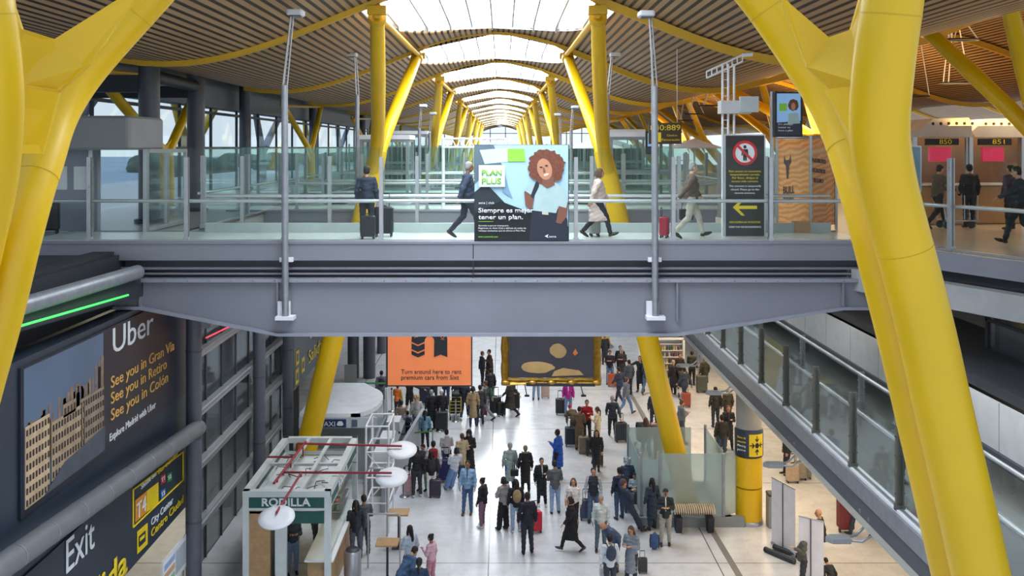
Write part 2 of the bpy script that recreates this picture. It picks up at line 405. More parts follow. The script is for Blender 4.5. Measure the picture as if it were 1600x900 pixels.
# the two big columns close to the viewer
def big_tree(label, O, I, webs, dO, dI, rO, rI):
    t = thing('tree_column', label, 'column', P(O[-1][0], O[-1][1], dO[1]), 0, None)
    def chain(pts, d0, d1, bend=None):
        out = []; n = len(pts)
        dens = []
        for i in range(n-1):
            p0 = pts[max(i-1, 0)]; p1 = pts[i]; p2 = pts[i+1]; p3 = pts[min(i+2, n-1)]
            for k in range(4):
                u = k/4; dens.append(tuple(.5*((2*p1[q])+(-p0[q]+p2[q])*u+(2*p0[q]-5*p1[q]+4*p2[q]-p3[q])*u*u+(-p0[q]+3*p1[q]-3*p2[q]+p3[q])*u**3) for q in (0, 1)))
        dens.append(pts[-1])
        for x, y in dens:
            u = min(1, max(0, y/420.0)); d = d0+(d1-d0)*(u*u*(3-2*u)); out.append(P(x, y, d))
        return out
    po = chain(O, dO[0], dO[1]); pi_ = chain(I, dI[0], dI[1])
    # run both tubes on to the floor and up to the roof ribs
    def ext(ps, r):
        v = (ps[-1]-ps[-4]).normalized(); e = ps[-1]+v*((ps[-1].z)/(-v.z)); e.z = 0
        v2 = (ps[0]-ps[3]).normalized(); zt = zr(min(9, abs(ps[0].x-XC)))-.3; k = max(.3, (zt-ps[0].z)/max(.2, v2.z)); tpt = ps[0]+v2*k
        return [tpt]+ps+[e]
    B().tube(ext(po, rO), rO, 24).build('trunk', YEL, t)
    B().tube(ext(pi_, rI), rI, 24).build('branch', YEL, t)
    for w in webs:
        dd = (dO[1]+dI[1])/2
        b = B(); b.prism([P(x, y, d) for x, y, d in w], (0, .06, 0)); b.build('web_plate', YEL, t)
        for i_ in range(len(w)-1): pass
    b = B(); k_ = 10
    for ps, r in ((po, rO), (pi_, rI)):
        for q in (5, 22):
            if q+1 < len(ps): b.tube([ps[q], ps[q].lerp(ps[q+1], .06)], r+.006, 24)
    b.build('weld_ring', mat('yellow_weld', (206, 172, 10), .5), t)
    return t
big_tree('huge yellow forked column standing before the bridge on the departures hall side',
    [(1400, -60), (1394, 0), (1381, 100), (1374, 200), (1385, 280), (1408, 370), (1419, 410), (1447, 520), (1476, 650), (1506, 780), (1533, 900)],
    [(1140, -60), (1189, 0), (1232, 60), (1262, 105), (1294, 155), (1317, 205), (1336, 260), (1356, 330), (1380, 420), (1408, 530), (1436, 650), (1466, 780), (1493, 900)],
    [[(1210, -30, 11.0), (1228, 0, 11.0), (1295, 58, 10.9), (1330, 46, 10.7), (1352, -30, 10.5), (1352, 0, 10.5), (1345, 130, 10.4), (1300, 140, 10.9), (1262, 105, 11.0)],
     [(1290, 140, 10.95), (1345, 130, 10.45), (1350, 250, 10.45), (1345, 262, 10.8)]],
    (9.6, 10.4), (12.4, 11.0), .30, .262)
big_tree('huge yellow forked column standing before the bridge beside the lift lobby',
    [(-40, -60), (-28, 0), (-16, 100), (-12, 180), (-20, 280), (-45, 400), (-78, 540), (-110, 660), (-160, 850)],
    [(280, -55), (231, 0), (152, 88), (112, 140), (85, 190), (66, 250), (48, 305), (26, 385), (-2, 500), (-35, 620), (-95, 850)],
    [[(8, -30, 10.4), (33, 45, 10.5), (85, 61, 10.9), (190, -5, 11.2), (215, -10, 11.3), (140, 100, 11.1), (90, 145, 11.0), (22, 135, 10.5), (0, 60, 10.4)],
     [(22, 133, 10.5), (92, 145, 10.95), (66, 240, 10.9), (20, 240, 10.5)]],
    (9.6, 10.4), (12.6, 11.0), .30, .25)
# ---------------------------------------------------------------- footbridges
DZ = 9.82
DECK = mat('pale_green_deck', (196, 208, 202), .25, 0, .04, 1)
DECKR = mat('beige_departures_floor', (204, 192, 172), .22, 0, .04, 1)
EDGE = mat('deck_edge_strip', (176, 180, 186), .35, .3)
def bridge(y0, y1, x0, x1, label, detail):
    t = thing('footbridge', label, 'bridge', ((x0+x1)/2, y0, DZ-2), 0)
    B().bb(x0, x1, y0+.05, y1-.05, DZ-.16, DZ).build('deck', DECK, t)
    for yf, s_ in ((y0, 1), (y1, -1)):
        b = B(); b.bb(x0, x1, yf, yf+s_*.08, DZ-.38, DZ-.03); b.bb(x0, x1, yf-s_*.03, yf+s_*.14, DZ-.04, DZ+.02)
        b.bb(x0, x1, yf-s_*.02, yf+s_*.12, DZ-.42, DZ-.38); b.build('edge_fascia', STEEL, t)
        b = B(); b.bb(x0, x1, yf+s_*.35, yf+s_*.38, DZ-.86, DZ-.42); b.build('recess_panel', STEEL2, t)
        b = B(); b.tube([(x0, yf+s_*.12, DZ-.62), (x1, yf+s_*.12, DZ-.62)], .035, 8); b.bb(x0, x1, yf+s_*.1, yf+s_*.3, DZ-.76, DZ-.72); b.build('cable_rail', STEEL, t)
        # tapered plate girder with flanges
        zt = DZ-.86; xm0, xm1 = -5.15, 4.0; xa, xb = x0, x1
        if detail: pr = [(xa, 8.35), (-8.3, 8.35), (xm0, 7.74), (xm1, 7.74), (7.8, 8.34), (xb, 8.34)]
        else: pr = [(xa, 8.0), (xb, 8.0)]
        b = B(); b.prism([(x, yf+s_*.02, z) for x, z in pr]+[(xb, yf+s_*.02, zt), (xa, yf+s_*.02, zt)], (0, s_*.04, 0)); b.build('girder_web', STEEL, t)
        b = B(); b.bb(xa, xb, yf-s_*.12, yf+s_*.2, zt-.05, zt+.03)
        for i in range(len(pr)-1):
            (xa_, za_), (xb_, zb_) = pr[i], pr[i+1]
            b.prism([(xa_, yf-s_*.1, za_), (xb_, yf-s_*.1, zb_), (xb_, yf-s_*.1, zb_-.07), (xa_, yf-s_*.1, za_-.07)], (0, s_*.3, 0))
        b.build('flange', mat('girder_flange', (150, 153, 164), .4, .2), t)
        if detail:
            b = B()
            for xs in (-8.3, -5.15, 4.0, 7.8): b.bb(xs-.02, xs+.02, yf-s_*.09, yf+s_*.02, 8.0 if abs(xs) < 6 else 8.35, zt)
            for i in range(40): b.ell((x0+.5+i*.5, yf-s_*.12, zt-.01), (.02, .02, .02), None, 6, 4)
            b.build('stiffener', STEEL, t)
            B().bb(-.68, -.66, yf-s_*.01, yf+s_*.05, DZ-.86, DZ-.02).build('expansion_joint', STEEL3, t)
    return t
bridge(22.05, 24.9, -11.2, 8.6, 'grey steel footbridge crossing the hall, nearest of the bridges', True)
bridge(33, 36, -9.5, 9.4, 'second grey footbridge behind the one with the walking travellers', False)
bridge(45, 48, -9.5, 9.4, 'farthest of the three grey footbridges', False)
def balustrade(name, label, pts, hpost=1.95, hglass=2.17, sp=2.25, rail=.93, gm=None, pw=.085, group=None, z0=DZ, start=0.0, railside=1, offs=.12, pm=None):
    """glass screen along a polyline of ground points: posts, panes, handrail on brackets"""
    t = thing(name, label, 'balustrade', Vector(pts[0]), 0, group)
    gm = gm or GL
    pts = [Vector(p) for p in pts]
    for a, c in zip(pts[:-1], pts[1:]):
        L_ = (c-a).length; d = (c-a).normalized(); n = Vector((-d.y, d.x, 0)); ang = math.atan2(d.y, d.x)
        s_ = start; prev = None; first = True; xs = []
        while s_ <= L_+.01: xs.append(s_); s_ += sp
        for x in xs:
            p = a+d*x; b = B()
            b.box((p.x+n.x*.05, p.y+n.y*.05, z0+hpost/2), (pw, .03, hpost), ang); b.box((p.x-n.x*.05, p.y-n.y*.05, z0+hpost/2), (pw, .03, hpost), ang)
            b.box((p.x, p.y, z0+.05), (pw*1.4, .16, .1), ang)
            b.box((p.x, p.y, z0+hpost*.5), (.03, .08, hpost), ang)
            for q in range(4):
                zz = z0+.3+q*(hpost-.5)/3
                b.tube([p+Vector((0, 0, zz-p.z))-n*.09, p+Vector((0, 0, zz-p.z))+n*.09], .018, 6)
            b.build('post', pm or ALU, t)
        b = B()
        ed = [0.0]+[x for x in xs if x > .05]+([L_] if L_-xs[-1] > .1 else [])
        for u, v in zip(ed[:-1], ed[1:]):
            mp = a+d*((u+v)/2); b.box((mp.x, mp.y, z0+.04+(hglass-.04)/2), (v-u-.03, .016, hglass-.04), ang)
        b.build('glass_pane', gm, t)
        r0, r1 = a+n*offs*railside, c+n*offs*railside
        B().tube([(r0.x, r0.y, z0+rail), (r1.x, r1.y, z0+rail)], .042, 10).build('handrail', mat('white_handrail', (206, 210, 214), .25, .5), t)
        b = B(); b.box((((a+c)/2).x, ((a+c)/2).y, z0+.02), (L_, .07, .05), ang); b.build('shoe_channel', ALU, t)
    return t
balustrade('glass_balustrade', 'glass balustrade with a white handrail along the front edge of the bridge', [(-11.15, 22.2, DZ), (8.35, 22.2, DZ)], start=1.6, railside=1)
balustrade('glass_balustrade', 'glass balustrade behind the walkers along the back edge of the bridge', [(-7.6, 24.75, DZ), (8.4, 24.75, DZ)], start=.9, railside=-1)
B().bb(-7.6, 8.4, 24.54, 24.65, DZ, DZ+.24).build('kerb', mat('kerb_panel', (168, 178, 176), .4), None); tag(bpy.data.objects['kerb'], 'low grey kerb under the rear balustrade of the bridge', 'kerb')
for i, y in enumerate((33.15, 35.85, 45.15, 47.85)):
    balustrade('glass_balustrade', 'glass balustrade on the %s edge of the %s footbridge' % (('front', 'back')[i % 2], ('second', 'farthest')[i//2]), [(-7.6, y, DZ), (8.4, y, DZ)], start=.5+i*.4)
# side platforms of the departures level
SL = B(); SL.prism([(-24, 22, DZ-.02), (-8.2, 25.0, DZ-.02), (-8.2, 90, DZ-.02), (-24, 90, DZ-.02)], (0, 0, -1.0))
struct(SL.build('floor', mat('lobby_floor', (150, 150, 148), .3, 0, .05, 1)))
RS = [(8.45, 22.3), (8.45, 24.9), (6.7, 24.9), (6.7, 30.2), (8.45, 30.2), (8.45, 120), (34, 120), (34, 4), (12.6, 12.0), (10.05, 18.4)]
o = B().prism([(x, y, DZ-.01) for x, y in RS], (0, 0, -.35)).build('floor', DECKR); struct(o)
def strip(pts, z0, z1, out, th, name, m, **k):
    b = B()
    for a, c in zip(pts[:-1], pts[1:]):
        a = Vector(a+(0,)); c = Vector(c+(0,)); d = (c-a).normalized(); n = Vector((d.y, -d.x, 0))*out
        b.prism([a+Vector((0, 0, z0))+n, c+Vector((0, 0, z0))+n, c+Vector((0, 0, z1))+n, a+Vector((0, 0, z1))+n], n.normalized()*th)
    return b.build(name, m, **k)
edge = [(8.42, 120), (8.42, 22.3), (10.02, 18.4), (12.57, 12.0), (15.5, 4.5)]
struct(strip(edge, DZ-.40, DZ-.02, .02, .1, 'trim_2', STEEL)); struct(strip(edge, DZ-.62, DZ-.40, -.1, .1, 'trim_3', STEEL3)); struct(strip(edge, DZ-1.12, DZ-.62, .05, .35, 'trim_4', CONC))
struct(strip([(-8.18, 25), (-8.18, 90)], DZ-1.0, DZ-.02, -.1, .1, 'trim_5', STEEL))
balustrade('glass_balustrade', 'glass balustrade bending round the edge of the departures floor', [(8.55, 22.3, DZ), (10.15, 18.4, DZ), (12.7, 12.0, DZ)], start=.05, railside=1)
balustrade('glass_balustrade', 'long glass balustrade along the departures hall edge beyond the bridge', [(6.8, 30.1, DZ), (8.6, 30.1, DZ), (8.6, 33, DZ)], gm=GLG)
balustrade('glass_balustrade', 'long glass balustrade between the second and the farthest bridge, check-in side', [(8.6, 36, DZ), (8.6, 70, DZ)], gm=GLG, sp=4.5)
balustrade('glass_balustrade', 'long glass balustrade beside the windowed lobby', [(-8.1, 26, DZ), (-8.1, 70, DZ)], gm=GLG, sp=4.5)
# glazed lift shafts and screens standing farther along on both sides
def lift(x, y, w, d, h, label, gm):
    struct(B().bb(x-w/2-.3, x+w/2+.3, 36 if y < 45 else 48, 45 if y < 45 else y+d/2+.4, DZ-.5, DZ-.01).build('floor', STEEL))
    t = thing('lift_shaft', label, 'lift', (x, y, DZ))
    b = B()
    for sx in (-1, 1):
        for sy in (-1, 1): b.bb(x+sx*w/2-.06, x+sx*w/2+.06, y+sy*d/2-.06, y+sy*d/2+.06, DZ, DZ+h)
    for z in (0.05, h*.45, h-.06):
        for sy in (-1, 1): b.bb(x-w/2, x+w/2, y+sy*d/2-.05, y+sy*d/2+.05, DZ+z-.05, DZ+z+.06)
        for sx in (-1, 1): b.bb(x+sx*w/2-.05, x+sx*w/2+.05, y-d/2, y+d/2, DZ+z-.05, DZ+z+.06)
    b.build('frame', GALV, t)
    b = B()
    for sy in (-1, 1): b.bb(x-w/2, x+w/2, y+sy*d/2-.01, y+sy*d/2+.01, DZ, DZ+h)
    for sx in (-1, 1): b.bb(x+sx*w/2-.01, x+sx*w/2+.01, y-d/2, y+d/2, DZ, DZ+h)
    b.build('glass_wall', gm, t)
    B().bb(x-w/2-.1, x+w/2+.1, y-d/2-.1, y+d/2+.1, DZ+h, DZ+h+.18).build('roof', WHITE, t)
    return t
for i, (x, y, w, d, h, l) in enumerate([(-4.8, 40, 1.9, 2.2, 2.5, 'glazed lift shaft with a pale roof between the second and third bridges, lobby side'),
      (5.6, 40, 2.4, 2.4, 2.6, 'glazed lift shaft with a pale roof between the second and third bridges, check-in side'), (-5.4, 54, 2.4, 2.2, 2.9, 'glazed lift shaft beyond the third bridge, lobby side'),
      (6.6, 55, 2.6, 2.4, 3.0, 'glazed lift shaft beyond the third bridge, check-in side')]):
    lift(x, y, w, d, h, l, GLG)
for i in range(8):
    y = 52+i*5.2
    for s_ in (-1, 1):
        t = thing('glass_screen', 'tall green glass screen beyond the bridges, %s on the %s side' % (ORD[i].replace('nearest', 'first'), 'lobby' if s_ < 0 else 'check-in'), 'screen', (s_*5.5, y, DZ-1), 0, 'green glass screens beyond the bridges')
        x0, x1 = (-8.3, -2.6-(i % 3)*.6) if s_ < 0 else (2.4+(i % 3)*.6, 8.6); struct(B().bb(x0, x1, y-.4, y+.4, DZ-.6, DZ-.02).build('floor', STEEL))
        B().bb(x0, x1, y, y+.02, DZ, DZ+2.3).build('glass_pane', GLG, t)
        b = B(); n = 6
        for k in range(n+1): b.bb(x0+(x1-x0)*k/n-.035, x0+(x1-x0)*k/n+.035, y-.04, y+.06, DZ-.9, DZ+2.35)
        b.bb(x0, x1, y-.05, y+.05, DZ-.9, DZ-.4); b.bb(x0, x1, y-.04, y+.04, DZ+.9, DZ+.98)
        b.build('frame', GALV, t)
# truss gantry
t = thing('truss_gantry', 'white lattice gantry spanning behind the advertising panel on the bridge', 'gantry', (-1, 34.3, DZ))
b = B(); x0, x1 = P(692, 0, 34).x, P(790, 0, 34).x
for z in (12.3, 12.0):
    for y in (34, 34.5): b.tube([(x0, y, z), (x1, y, z)], .035, 6)
for i in range(14):
    xa = x0+(x1-x0)*i/14; xb = x0+(x1-x0)*(i+1)/14
    b.tube([(xa, 34, 12.0 if i % 2 else 12.3), (xb, 34, 12.3 if i % 2 else 12.0)], .02, 5)
b.build('lattice_beam', WHITE, t)
for x in (x0, x1): B().tube([(x, 34.2, DZ), (x, 34.2, 12.3)], .06, 8).build('leg', WHITE, t)
# far end facade
b = B()
for i in range(21): b.bb(-30+i*3.4, -30+i*3.4+.18, 214, 214.3, 0, 17)
for z in (3, 6, 9, 12, 15): b.bb(-30, 42, 214, 214.3, z, z+.15)
struct(b.build('window_1', STEEL, None))
struct(B().bb(-30, 42, 110, 214, 7.6, 8.2).build('floor', DECK))
# ---------------------------------------------------------------- left side: windowed facade and lobby
b = B()
for i in range(30): b.bb(-14.2, -14.08, 24+i*4.5, 24.1+i*4.5, DZ, 14.4)
for z in (11.9, 13.6): b.bb(-14.25, -14.05, 22, 160, z, z+.12)
struct(b.build('window_2', STEEL3))
struct(B().bb(-14.16, -14.14, 22, 160, DZ, 14.4).build('window_3', glass('window_glass', (.88, .93, .95), .12)))
struct(B().bb(-14.6, -13.9, 12, 215, 13.9, 17.5).build('wall_left', mat('upper_wall_panel', (92, 95, 100), .5, .1, .08, .5)))
struct(B().bb(-14.5, -9.2, 12, 215, 15.6, 15.7).build('ceiling', STEEL3))
for i, (x, y) in enumerate([(-10.3, 28), (-10.6, 33.2), (-13.4, 50), (-13.4, 68), (-13.4, 92)]):
    t = thing('steel_column', 'thick dark grey steel column in the windowed lobby, %s in the row' % ORD[i].replace('nearest', 'first'), 'column', (x, y, DZ), 0, 'dark columns of the lobby')
    B().tube([(x, y, DZ), (x, y, 15.6)], .3, 20).build('shaft', STEEL2, t)
    B().lathe((x, y, DZ), [(.42, 0), (.42, .08), (.32, .1)], 20).build('base_plate', STEEL3, t)
t = thing('roof_beam', 'dark steel crossbeam bolted between the two thick lobby columns', 'beam', (-10.5, 30, 14))
b = B(); b.tube([(-10.3, 28, 14.1), (-10.6, 33.2, 14.1)], .2, 12); b.bb(-14.2, -10.3, 27.85, 28.15, 13.6, 14.1); b.bb(-14.2, -10.4, 33.0, 33.3, 13.7, 14.1); b.build('beam', STEEL3, t)
# lobby entrance module with its glass doors
t = thing('lift_lobby_portal', 'grey panelled lift portal at the end of the bridge beside the yellow column', 'portal', (-11, 24.6, DZ))
b = B(); b.rbox((-11.9, 25.2, 12.36), (5.2, 2.4, .86), .12); b.build('canopy', PANEL, t)
b = B(); b.bb(-14.4, -10.5, 24.9, 25.1, DZ, 11.95); b.build('side_panel', mat('cool_grey_panel', (142, 146, 158), .45), t)
b = B()
for x in (-10.6, -9.2): b.bb(x-.05, x+.05, 24.7, 24.82, DZ, 11.95)
for y in (24.8, 26.2, 26.3, 27.8): b.bb(-9.22, -9.14, y-.04, y+.04, DZ, 11.95)
b.bb(-9.25, -9.12, 24.8, 27.8, DZ, DZ+.1); b.bb(-9.25, -9.12, 24.8, 27.8, 11.85, 11.95); b.build('door_frame', ALU, t)
B().bb(-9.2, -9.17, 24.8, 27.8, DZ+.1, 11.85).build('glass_door', GLG, t)
b = B(); b.bb(-12.9, -11.4, 24.01, 24.03, 12.05, 12.1); b.build('lamp_strip', emit('lamp_strip_white', (255, 255, 255), 4), t)
for i, x in enumerate((-11.6, -11.1)):
    B().bb(x, x+.32, 24.86, 24.9, 10.9, 11.5).build('notice', WHITE, t)
# big escalator hall wall with adverts on the lower left
XW = -8.5
def PW(px, py, X=XW):
    d = FPX*X/(px-VX); return Vector((X, d, ZC-(py-VY)*d/FPX))
wall = B().bb(XW-.4, XW, 13.2, 26.45, 2.35, 8.25).build('wall_left', NAVY); struct(wall)
struct(B().bb(XW-.4, XW, 26.45, 37.6, 7.9, 8.9).build('wall_left', STEEL3))
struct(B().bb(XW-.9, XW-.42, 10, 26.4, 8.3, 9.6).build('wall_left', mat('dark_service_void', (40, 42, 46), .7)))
struct(B().bb(XW-3.7, XW-3.2, 10, 60, 0, 8.7).build('wall_left', mat('dim_back_wall', (140, 136, 120), .7, 0, .2, .6)))
struct(B().bb(XW-3.2, XW-.3, 10, 60, 4.4, 4.7).build('floor', mat('mid_landing', (110, 112, 114), .5)))
struct(B().bb(-24, XW-.3, 8, 25, DZ-.9, DZ-.3).build('ceiling', STEEL3))
UP = (0, 0, 1); DY = (0, 1, 0)
t = thing('advertising_wall', 'dark blue illuminated wall advertisement with a city photo and a white heading above the grey pipe', 'advertisement', (XW, 21, 5.6))
B().bb(XW, XW+.05, PW(28, 0).y, PW(302, 0).y, 5.45, 8.12).build('panel', mat('navy_advert_panel', (36, 40, 52), .4, 0, .05, .5), t)
x_ = XW+.06
def ppoly(pp, m, name, parent, X=XW+.055, th=.012):
    return B().prism([PW(px, py, X) for px, py in pp], (th, 0, 0)).build(name, m, parent)
YA, YB, ZA, ZB = PW(32, 0).y, PW(157, 0).y, 5.6, 8.08
def wbb(y0, y1, z0, z1, lv, name, m, b=None):
    q = b or B(); x0 = XW+.05+lv*.006; q.bb(x0, x0+.012, y0, y1, z0, z1)
    return q if b is not None else q.build(name, m, t)
wbb(YA, YB, ZA, ZB, 0, 'photo_sky', mat('advert_dusk_sky', (84, 104, 128), .4, 0, .15, .6))
rr = random.Random(11); YW = YB-YA
WIN = mat('advert_window_dark', (62, 54, 50), .4)
b = B()
for i in range(46):
    y = YA+rr.uniform(0, .96)*YW; z = 7.0+.55*(y-YA)/YW+rr.uniform(-.25, .08); w_ = rr.uniform(.06, .16); b.bb(XW+.056, XW+.066, y, min(YB, y+w_), 6.2, z)
b.build('photo_rooftops', mat('advert_rooftops', (132, 112, 94), .5, 0, .35, 6), t)
for (u0, u1, z0, z1, lv, c_) in ((.30, .72, 5.75, 6.85, 3, (170, 148, 120)), (.66, 1.0, 5.85, 6.95, 2, (150, 132, 112)), (.0, .27, 5.6, 7.05, 4, (196, 170, 136)), (.44, .60, 6.8, 7.05, 3, (150, 128, 104))):
    wbb(YA+u0*YW, YA+u1*YW, z0, z1, lv, 'photo_building', mat('advert_stone_%d' % c_[0], c_, .5, 0, .2, 4))
    b = B(); ny = max(2, int((u1-u0)*YW/.11)); nz = max(1, int((z1-z0)/.19)); dy, dz = (u1-u0)*YW/ny, (z1-z0)/nz
    for p_ in range(ny):
        for q_ in range(nz):
            wbb(YA+u0*YW+dy*(p_+.3), YA+u0*YW+dy*(p_+.72), z0+dz*(q_+.2), z0+dz*(q_+.72), lv+2, '', None, b)
    b.build('photo_window', WIN, t)
B().prism([(XW+.05+.04, YA+.2*YW, ZA), (XW+.09, YB, ZA), (XW+.09, YB, 6.1), (XW+.09, YA+.45*YW, 5.95)], (.006, 0, 0)).build('photo_street', mat('advert_street', (76, 84, 94), .5, 0, .2, 3), t)
AM = mat('amber_lettering', (226, 176, 92), .5)
def wtext(s, px0, px1, py_b, h, m, parent, X=XW+.055, **k):
    p0 = PW(px0, py_b, X); p1 = PW(px1, py_b, X)
    return text(s, p0, DY, UP, h, m, parent, width=p1.y-p0.y, **k)
wtext('Uber', 176, 239, 553, .56, WTXT, t)
wtext('See you in Gran Vía', 173, 272, 607, .25, AM, t)
wtext('See you in Retiro', 173, 260, 632, .25, AM, t)
wtext('See you in Colón', 173, 262, 658, .25, AM, t)
wtext('Explore Madrid with Uber', 171, 243, 690, .16, WTXT, t)
t = thing('pipe', 'thick grey pipe with thin metal straps running along the dark sign wall', 'pipe', (XW+.5, 20, 4.6))
pa, pb = PW(-60, 930, XW+.45), PW(310, 668, XW+.45)
B().tube([pa, pb], .21, 20).build('tube', mat('grey_pipe', (118, 120, 124), .5, .1), t)
for i in range(9):
    c_ = pa.lerp(pb, .14+i*.105); d_ = (pb-pa).normalized()*.012
    B().tube([c_-d_, c_+d_], .218, 20).build('strap', ALU, t)
t = thing('direction_sign', 'dark wall sign under the pipe with Exit and Salida in big letters', 'sign', (XW, 22, 2.4))
B().bb(XW, XW+.04, 15, 26.3, 2.4, 4.4).build('panel', NAVY, t)
wtext('Exit', 103, 147, 897, .66, WTXT, t)
text('Salida', (XW+.055, 18.85, 2.46), DY, UP, .58, YTXT, t, width=2.75, bold=.02)
def frame(pp, m, name, parent, X, wpx=1.6):
    q = [PW(a_, c_, X) for a_, c_ in pp]; b = B()
    for i in range(len(q)):
        b.tube([q[i], q[(i+1) % len(q)]], .022, 6)
    return b.build(name, m, parent)
frame([(208, 765), (286, 706), (286, 750), (208, 824)], YTXT, 'outline', t, XW+.06)
ppoly([(211, 782), (229, 767), (229, 800), (211, 816)], mat('terminal_orange', (226, 150, 50), .5), 'terminal_tile', t, XW+.05)
ppoly([(229, 767), (247, 753), (247, 786), (229, 800)], YTXT, 'terminal_tile', t, XW+.05)
wtext('T4', 213, 228, 812, .36, WTXT, t, X=XW+.075)
wtext('Shuttle bus', 220, 244, 765, .13, WTXT, t); wtext('Bus tránsito', 247, 277, 741, .13, YTXT, t)
for px, py, c_, s_ in ((251, 753, (186, 60, 70), 'T1'), (261, 750, (50, 150, 80), 'T2'), (251, 776, (60, 110, 190), 'T3')):
    ppoly([(px, py-9), (px+7, py-13), (px+7, py), (px, py+4)], mat('terminal_'+s_.lower(), c_, .5), 'terminal_tile', t, XW+.05)
    wtext(s_, px+1, px+6, py+1, .1, WTXT, t, X=XW+.075)
ppoly([(214, 831), (230, 817), (230, 850), (214, 866)], YTXT, 'bus_tile', t, XW+.05)
ppoly([(217, 838), (227, 829), (227, 845), (217, 855)], NAVY, 'bus_icon', t, XW+.07)
ppoly([(218.5, 841), (225.5, 834.5), (225.5, 839), (218.5, 846)], YTXT, 'bus_icon', t, XW+.085)
wtext('City Center', 236, 270, 822, .17, WTXT, t); wtext('Centro Ciudad', 236, 286, 840, .19, YTXT, t)
# facade beside the sign wall: columns, transoms, glazing
for i, px in enumerate((303, 405, 450)):
    X = -8.15; p = PW(px, 500, X)
    t = thing('steel_column', 'tall round grey steel post of the glazed arrivals wall, %s from the sign wall' % ('first', 'second', 'third')[i], 'column', (X, p.y, 0), 0, 'posts of the glazed arrivals wall')
    B().tube([(X, p.y, 0), (X, p.y, 8.8)], .2, 20).build('shaft', mat('post_grey', (98, 102, 112), .45, .1), t)
    b = B()
    for z in (2.1, 4.3, 6.6): b.lathe((X, p.y, z), [(.215, 0), (.215, .05)], 20)
    b.build('collar', STEEL2, t)
t = thing('glazed_wall', 'glazed arrivals wall with slim dark mullions behind the round grey posts', 'glass wall', (-8.7, 32, 0))
b = B()
for i in range(8): b.bb(-8.75, -8.66, 26.5+i*1.58, 26.56+i*1.58, 0, 7.9)
b.build('mullion', mat('mullion_grey', (74, 78, 86), .5), t)
B().bb(-8.72, -8.69, 26.5, 38, 0, 7.9).build('glass_pane', GLD, t)
for i, z in enumerate((1.25, 2.95, 4.45, 6.1)):
    b = B(); b.bb(-8.7, -8.45, 26.4, 38, z, z+.16); b.tube([(-8.42, 26.4, z+.2), (-8.42, 38, z+.2)], .05, 8); b.build('transom', mat('pale_transom', (168, 172, 178), .4, .2), t)
t = thing('direction_sign', 'grey overhead sign reading Exit and Salida above the taxi booth', 'sign', (-8.3, 43, 2.2))
B().bb(-8.4, -8.3, PW(459, 0, -8.3).y, PW(540, 0, -8.3).y, 2.3, 4.6).build('panel', NAVY, t); bk = B(); [bk.bb(-8.8, -8.38, yy_, yy_+.12, 0, 4.4) for yy_ in (39.5, 46.0)]; bk.build('support', STEEL3, t)
p = PW(484, 556, -8.28); text('Exit', (p.x, p.y, 3.75), DY, UP, .5, WTXT, t, width=1.4)
text('Salida', (p.x, p.y-.3, 2.75), DY, UP, .55, YTXT, t, width=3.0)
for px, z in ((462, 3.2), (461.5, 2.45), (471, 2.65)):
    y = PW(px, 0, -8.3).y; B().bb(-8.3, -8.28, y, y+.55, z, z+.6).build('icon_tile', YTXT, t)
    B().bb(-8.28, -8.27, y+.13, y+.42, z+.15, z+.45).build('icon', NAVY, t)
# added grey trusses; their glowing strips imitate escalator reflections in the window pane
t = thing('reflection_truss', 'sloping grey truss imitating a green escalator reflection above the city advertisement', 'escalator', (XW+.2, 18, 8.6))
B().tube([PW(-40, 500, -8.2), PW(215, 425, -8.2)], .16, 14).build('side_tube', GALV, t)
B().tube([PW(-40, 530, -8.1), PW(200, 461, -8.1)], .022, 8).build('reflection_line', emit('green_reflection_line', (60, 230, 90), 1.6), t)
B().prism([PW(-40, 538, -8.3), PW(230, 460, -8.3), PW(230, 418, -8.3), PW(-40, 490, -8.3)], (.04, 0, 0)).build('truss_panel', STEEL3, t)
t = thing('reflection_truss', 'sloping pale grey truss imitating a red escalator reflection behind the first round post', 'escalator', (XW+.2, 30, 6.8))
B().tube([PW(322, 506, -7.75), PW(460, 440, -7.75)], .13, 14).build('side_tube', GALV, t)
B().tube([PW(322, 528, -7.72), PW(460, 461, -7.72)], .022, 8).build('reflection_line', emit('red_reflection_line', (225, 60, 80), 1.2), t)
# notice stand
t = thing('notice_board', 'white framed notice board with coloured rows standing behind the glass by the exit sign', 'notice board', PW(272, 940, -8.3))
y0, y1 = PW(255, 0, -8.3).y, PW(291, 0, -8.3).y
B().bb(-8.34, -8.3, y0, y1, 1.0, 1.85).build('board', WHITE, t); B().bb(-8.36, -8.32, y0+.1, y0+.16, 0, 1.0).build('leg', ALU, t); B().bb(-8.36, -8.32, y1-.16, y1-.1, 0, 1.0).build('leg', ALU, t)
for i, c_ in enumerate(((150, 176, 206), (206, 160, 130), (140, 190, 150))): B().bb(-8.3, -8.29, y0+.08, (y0+y1)/2-.04, 1.58-i*.22, 1.72-i*.22).build('printed_row', mat('notice_row_%d' % i, c_, .6), t)
B().bb(-8.3, -8.29, (y0+y1)/2+.04, y1-.08, 1.14, 1.72).build('printed_row', mat('notice_text', (176, 184, 194), .6), t)
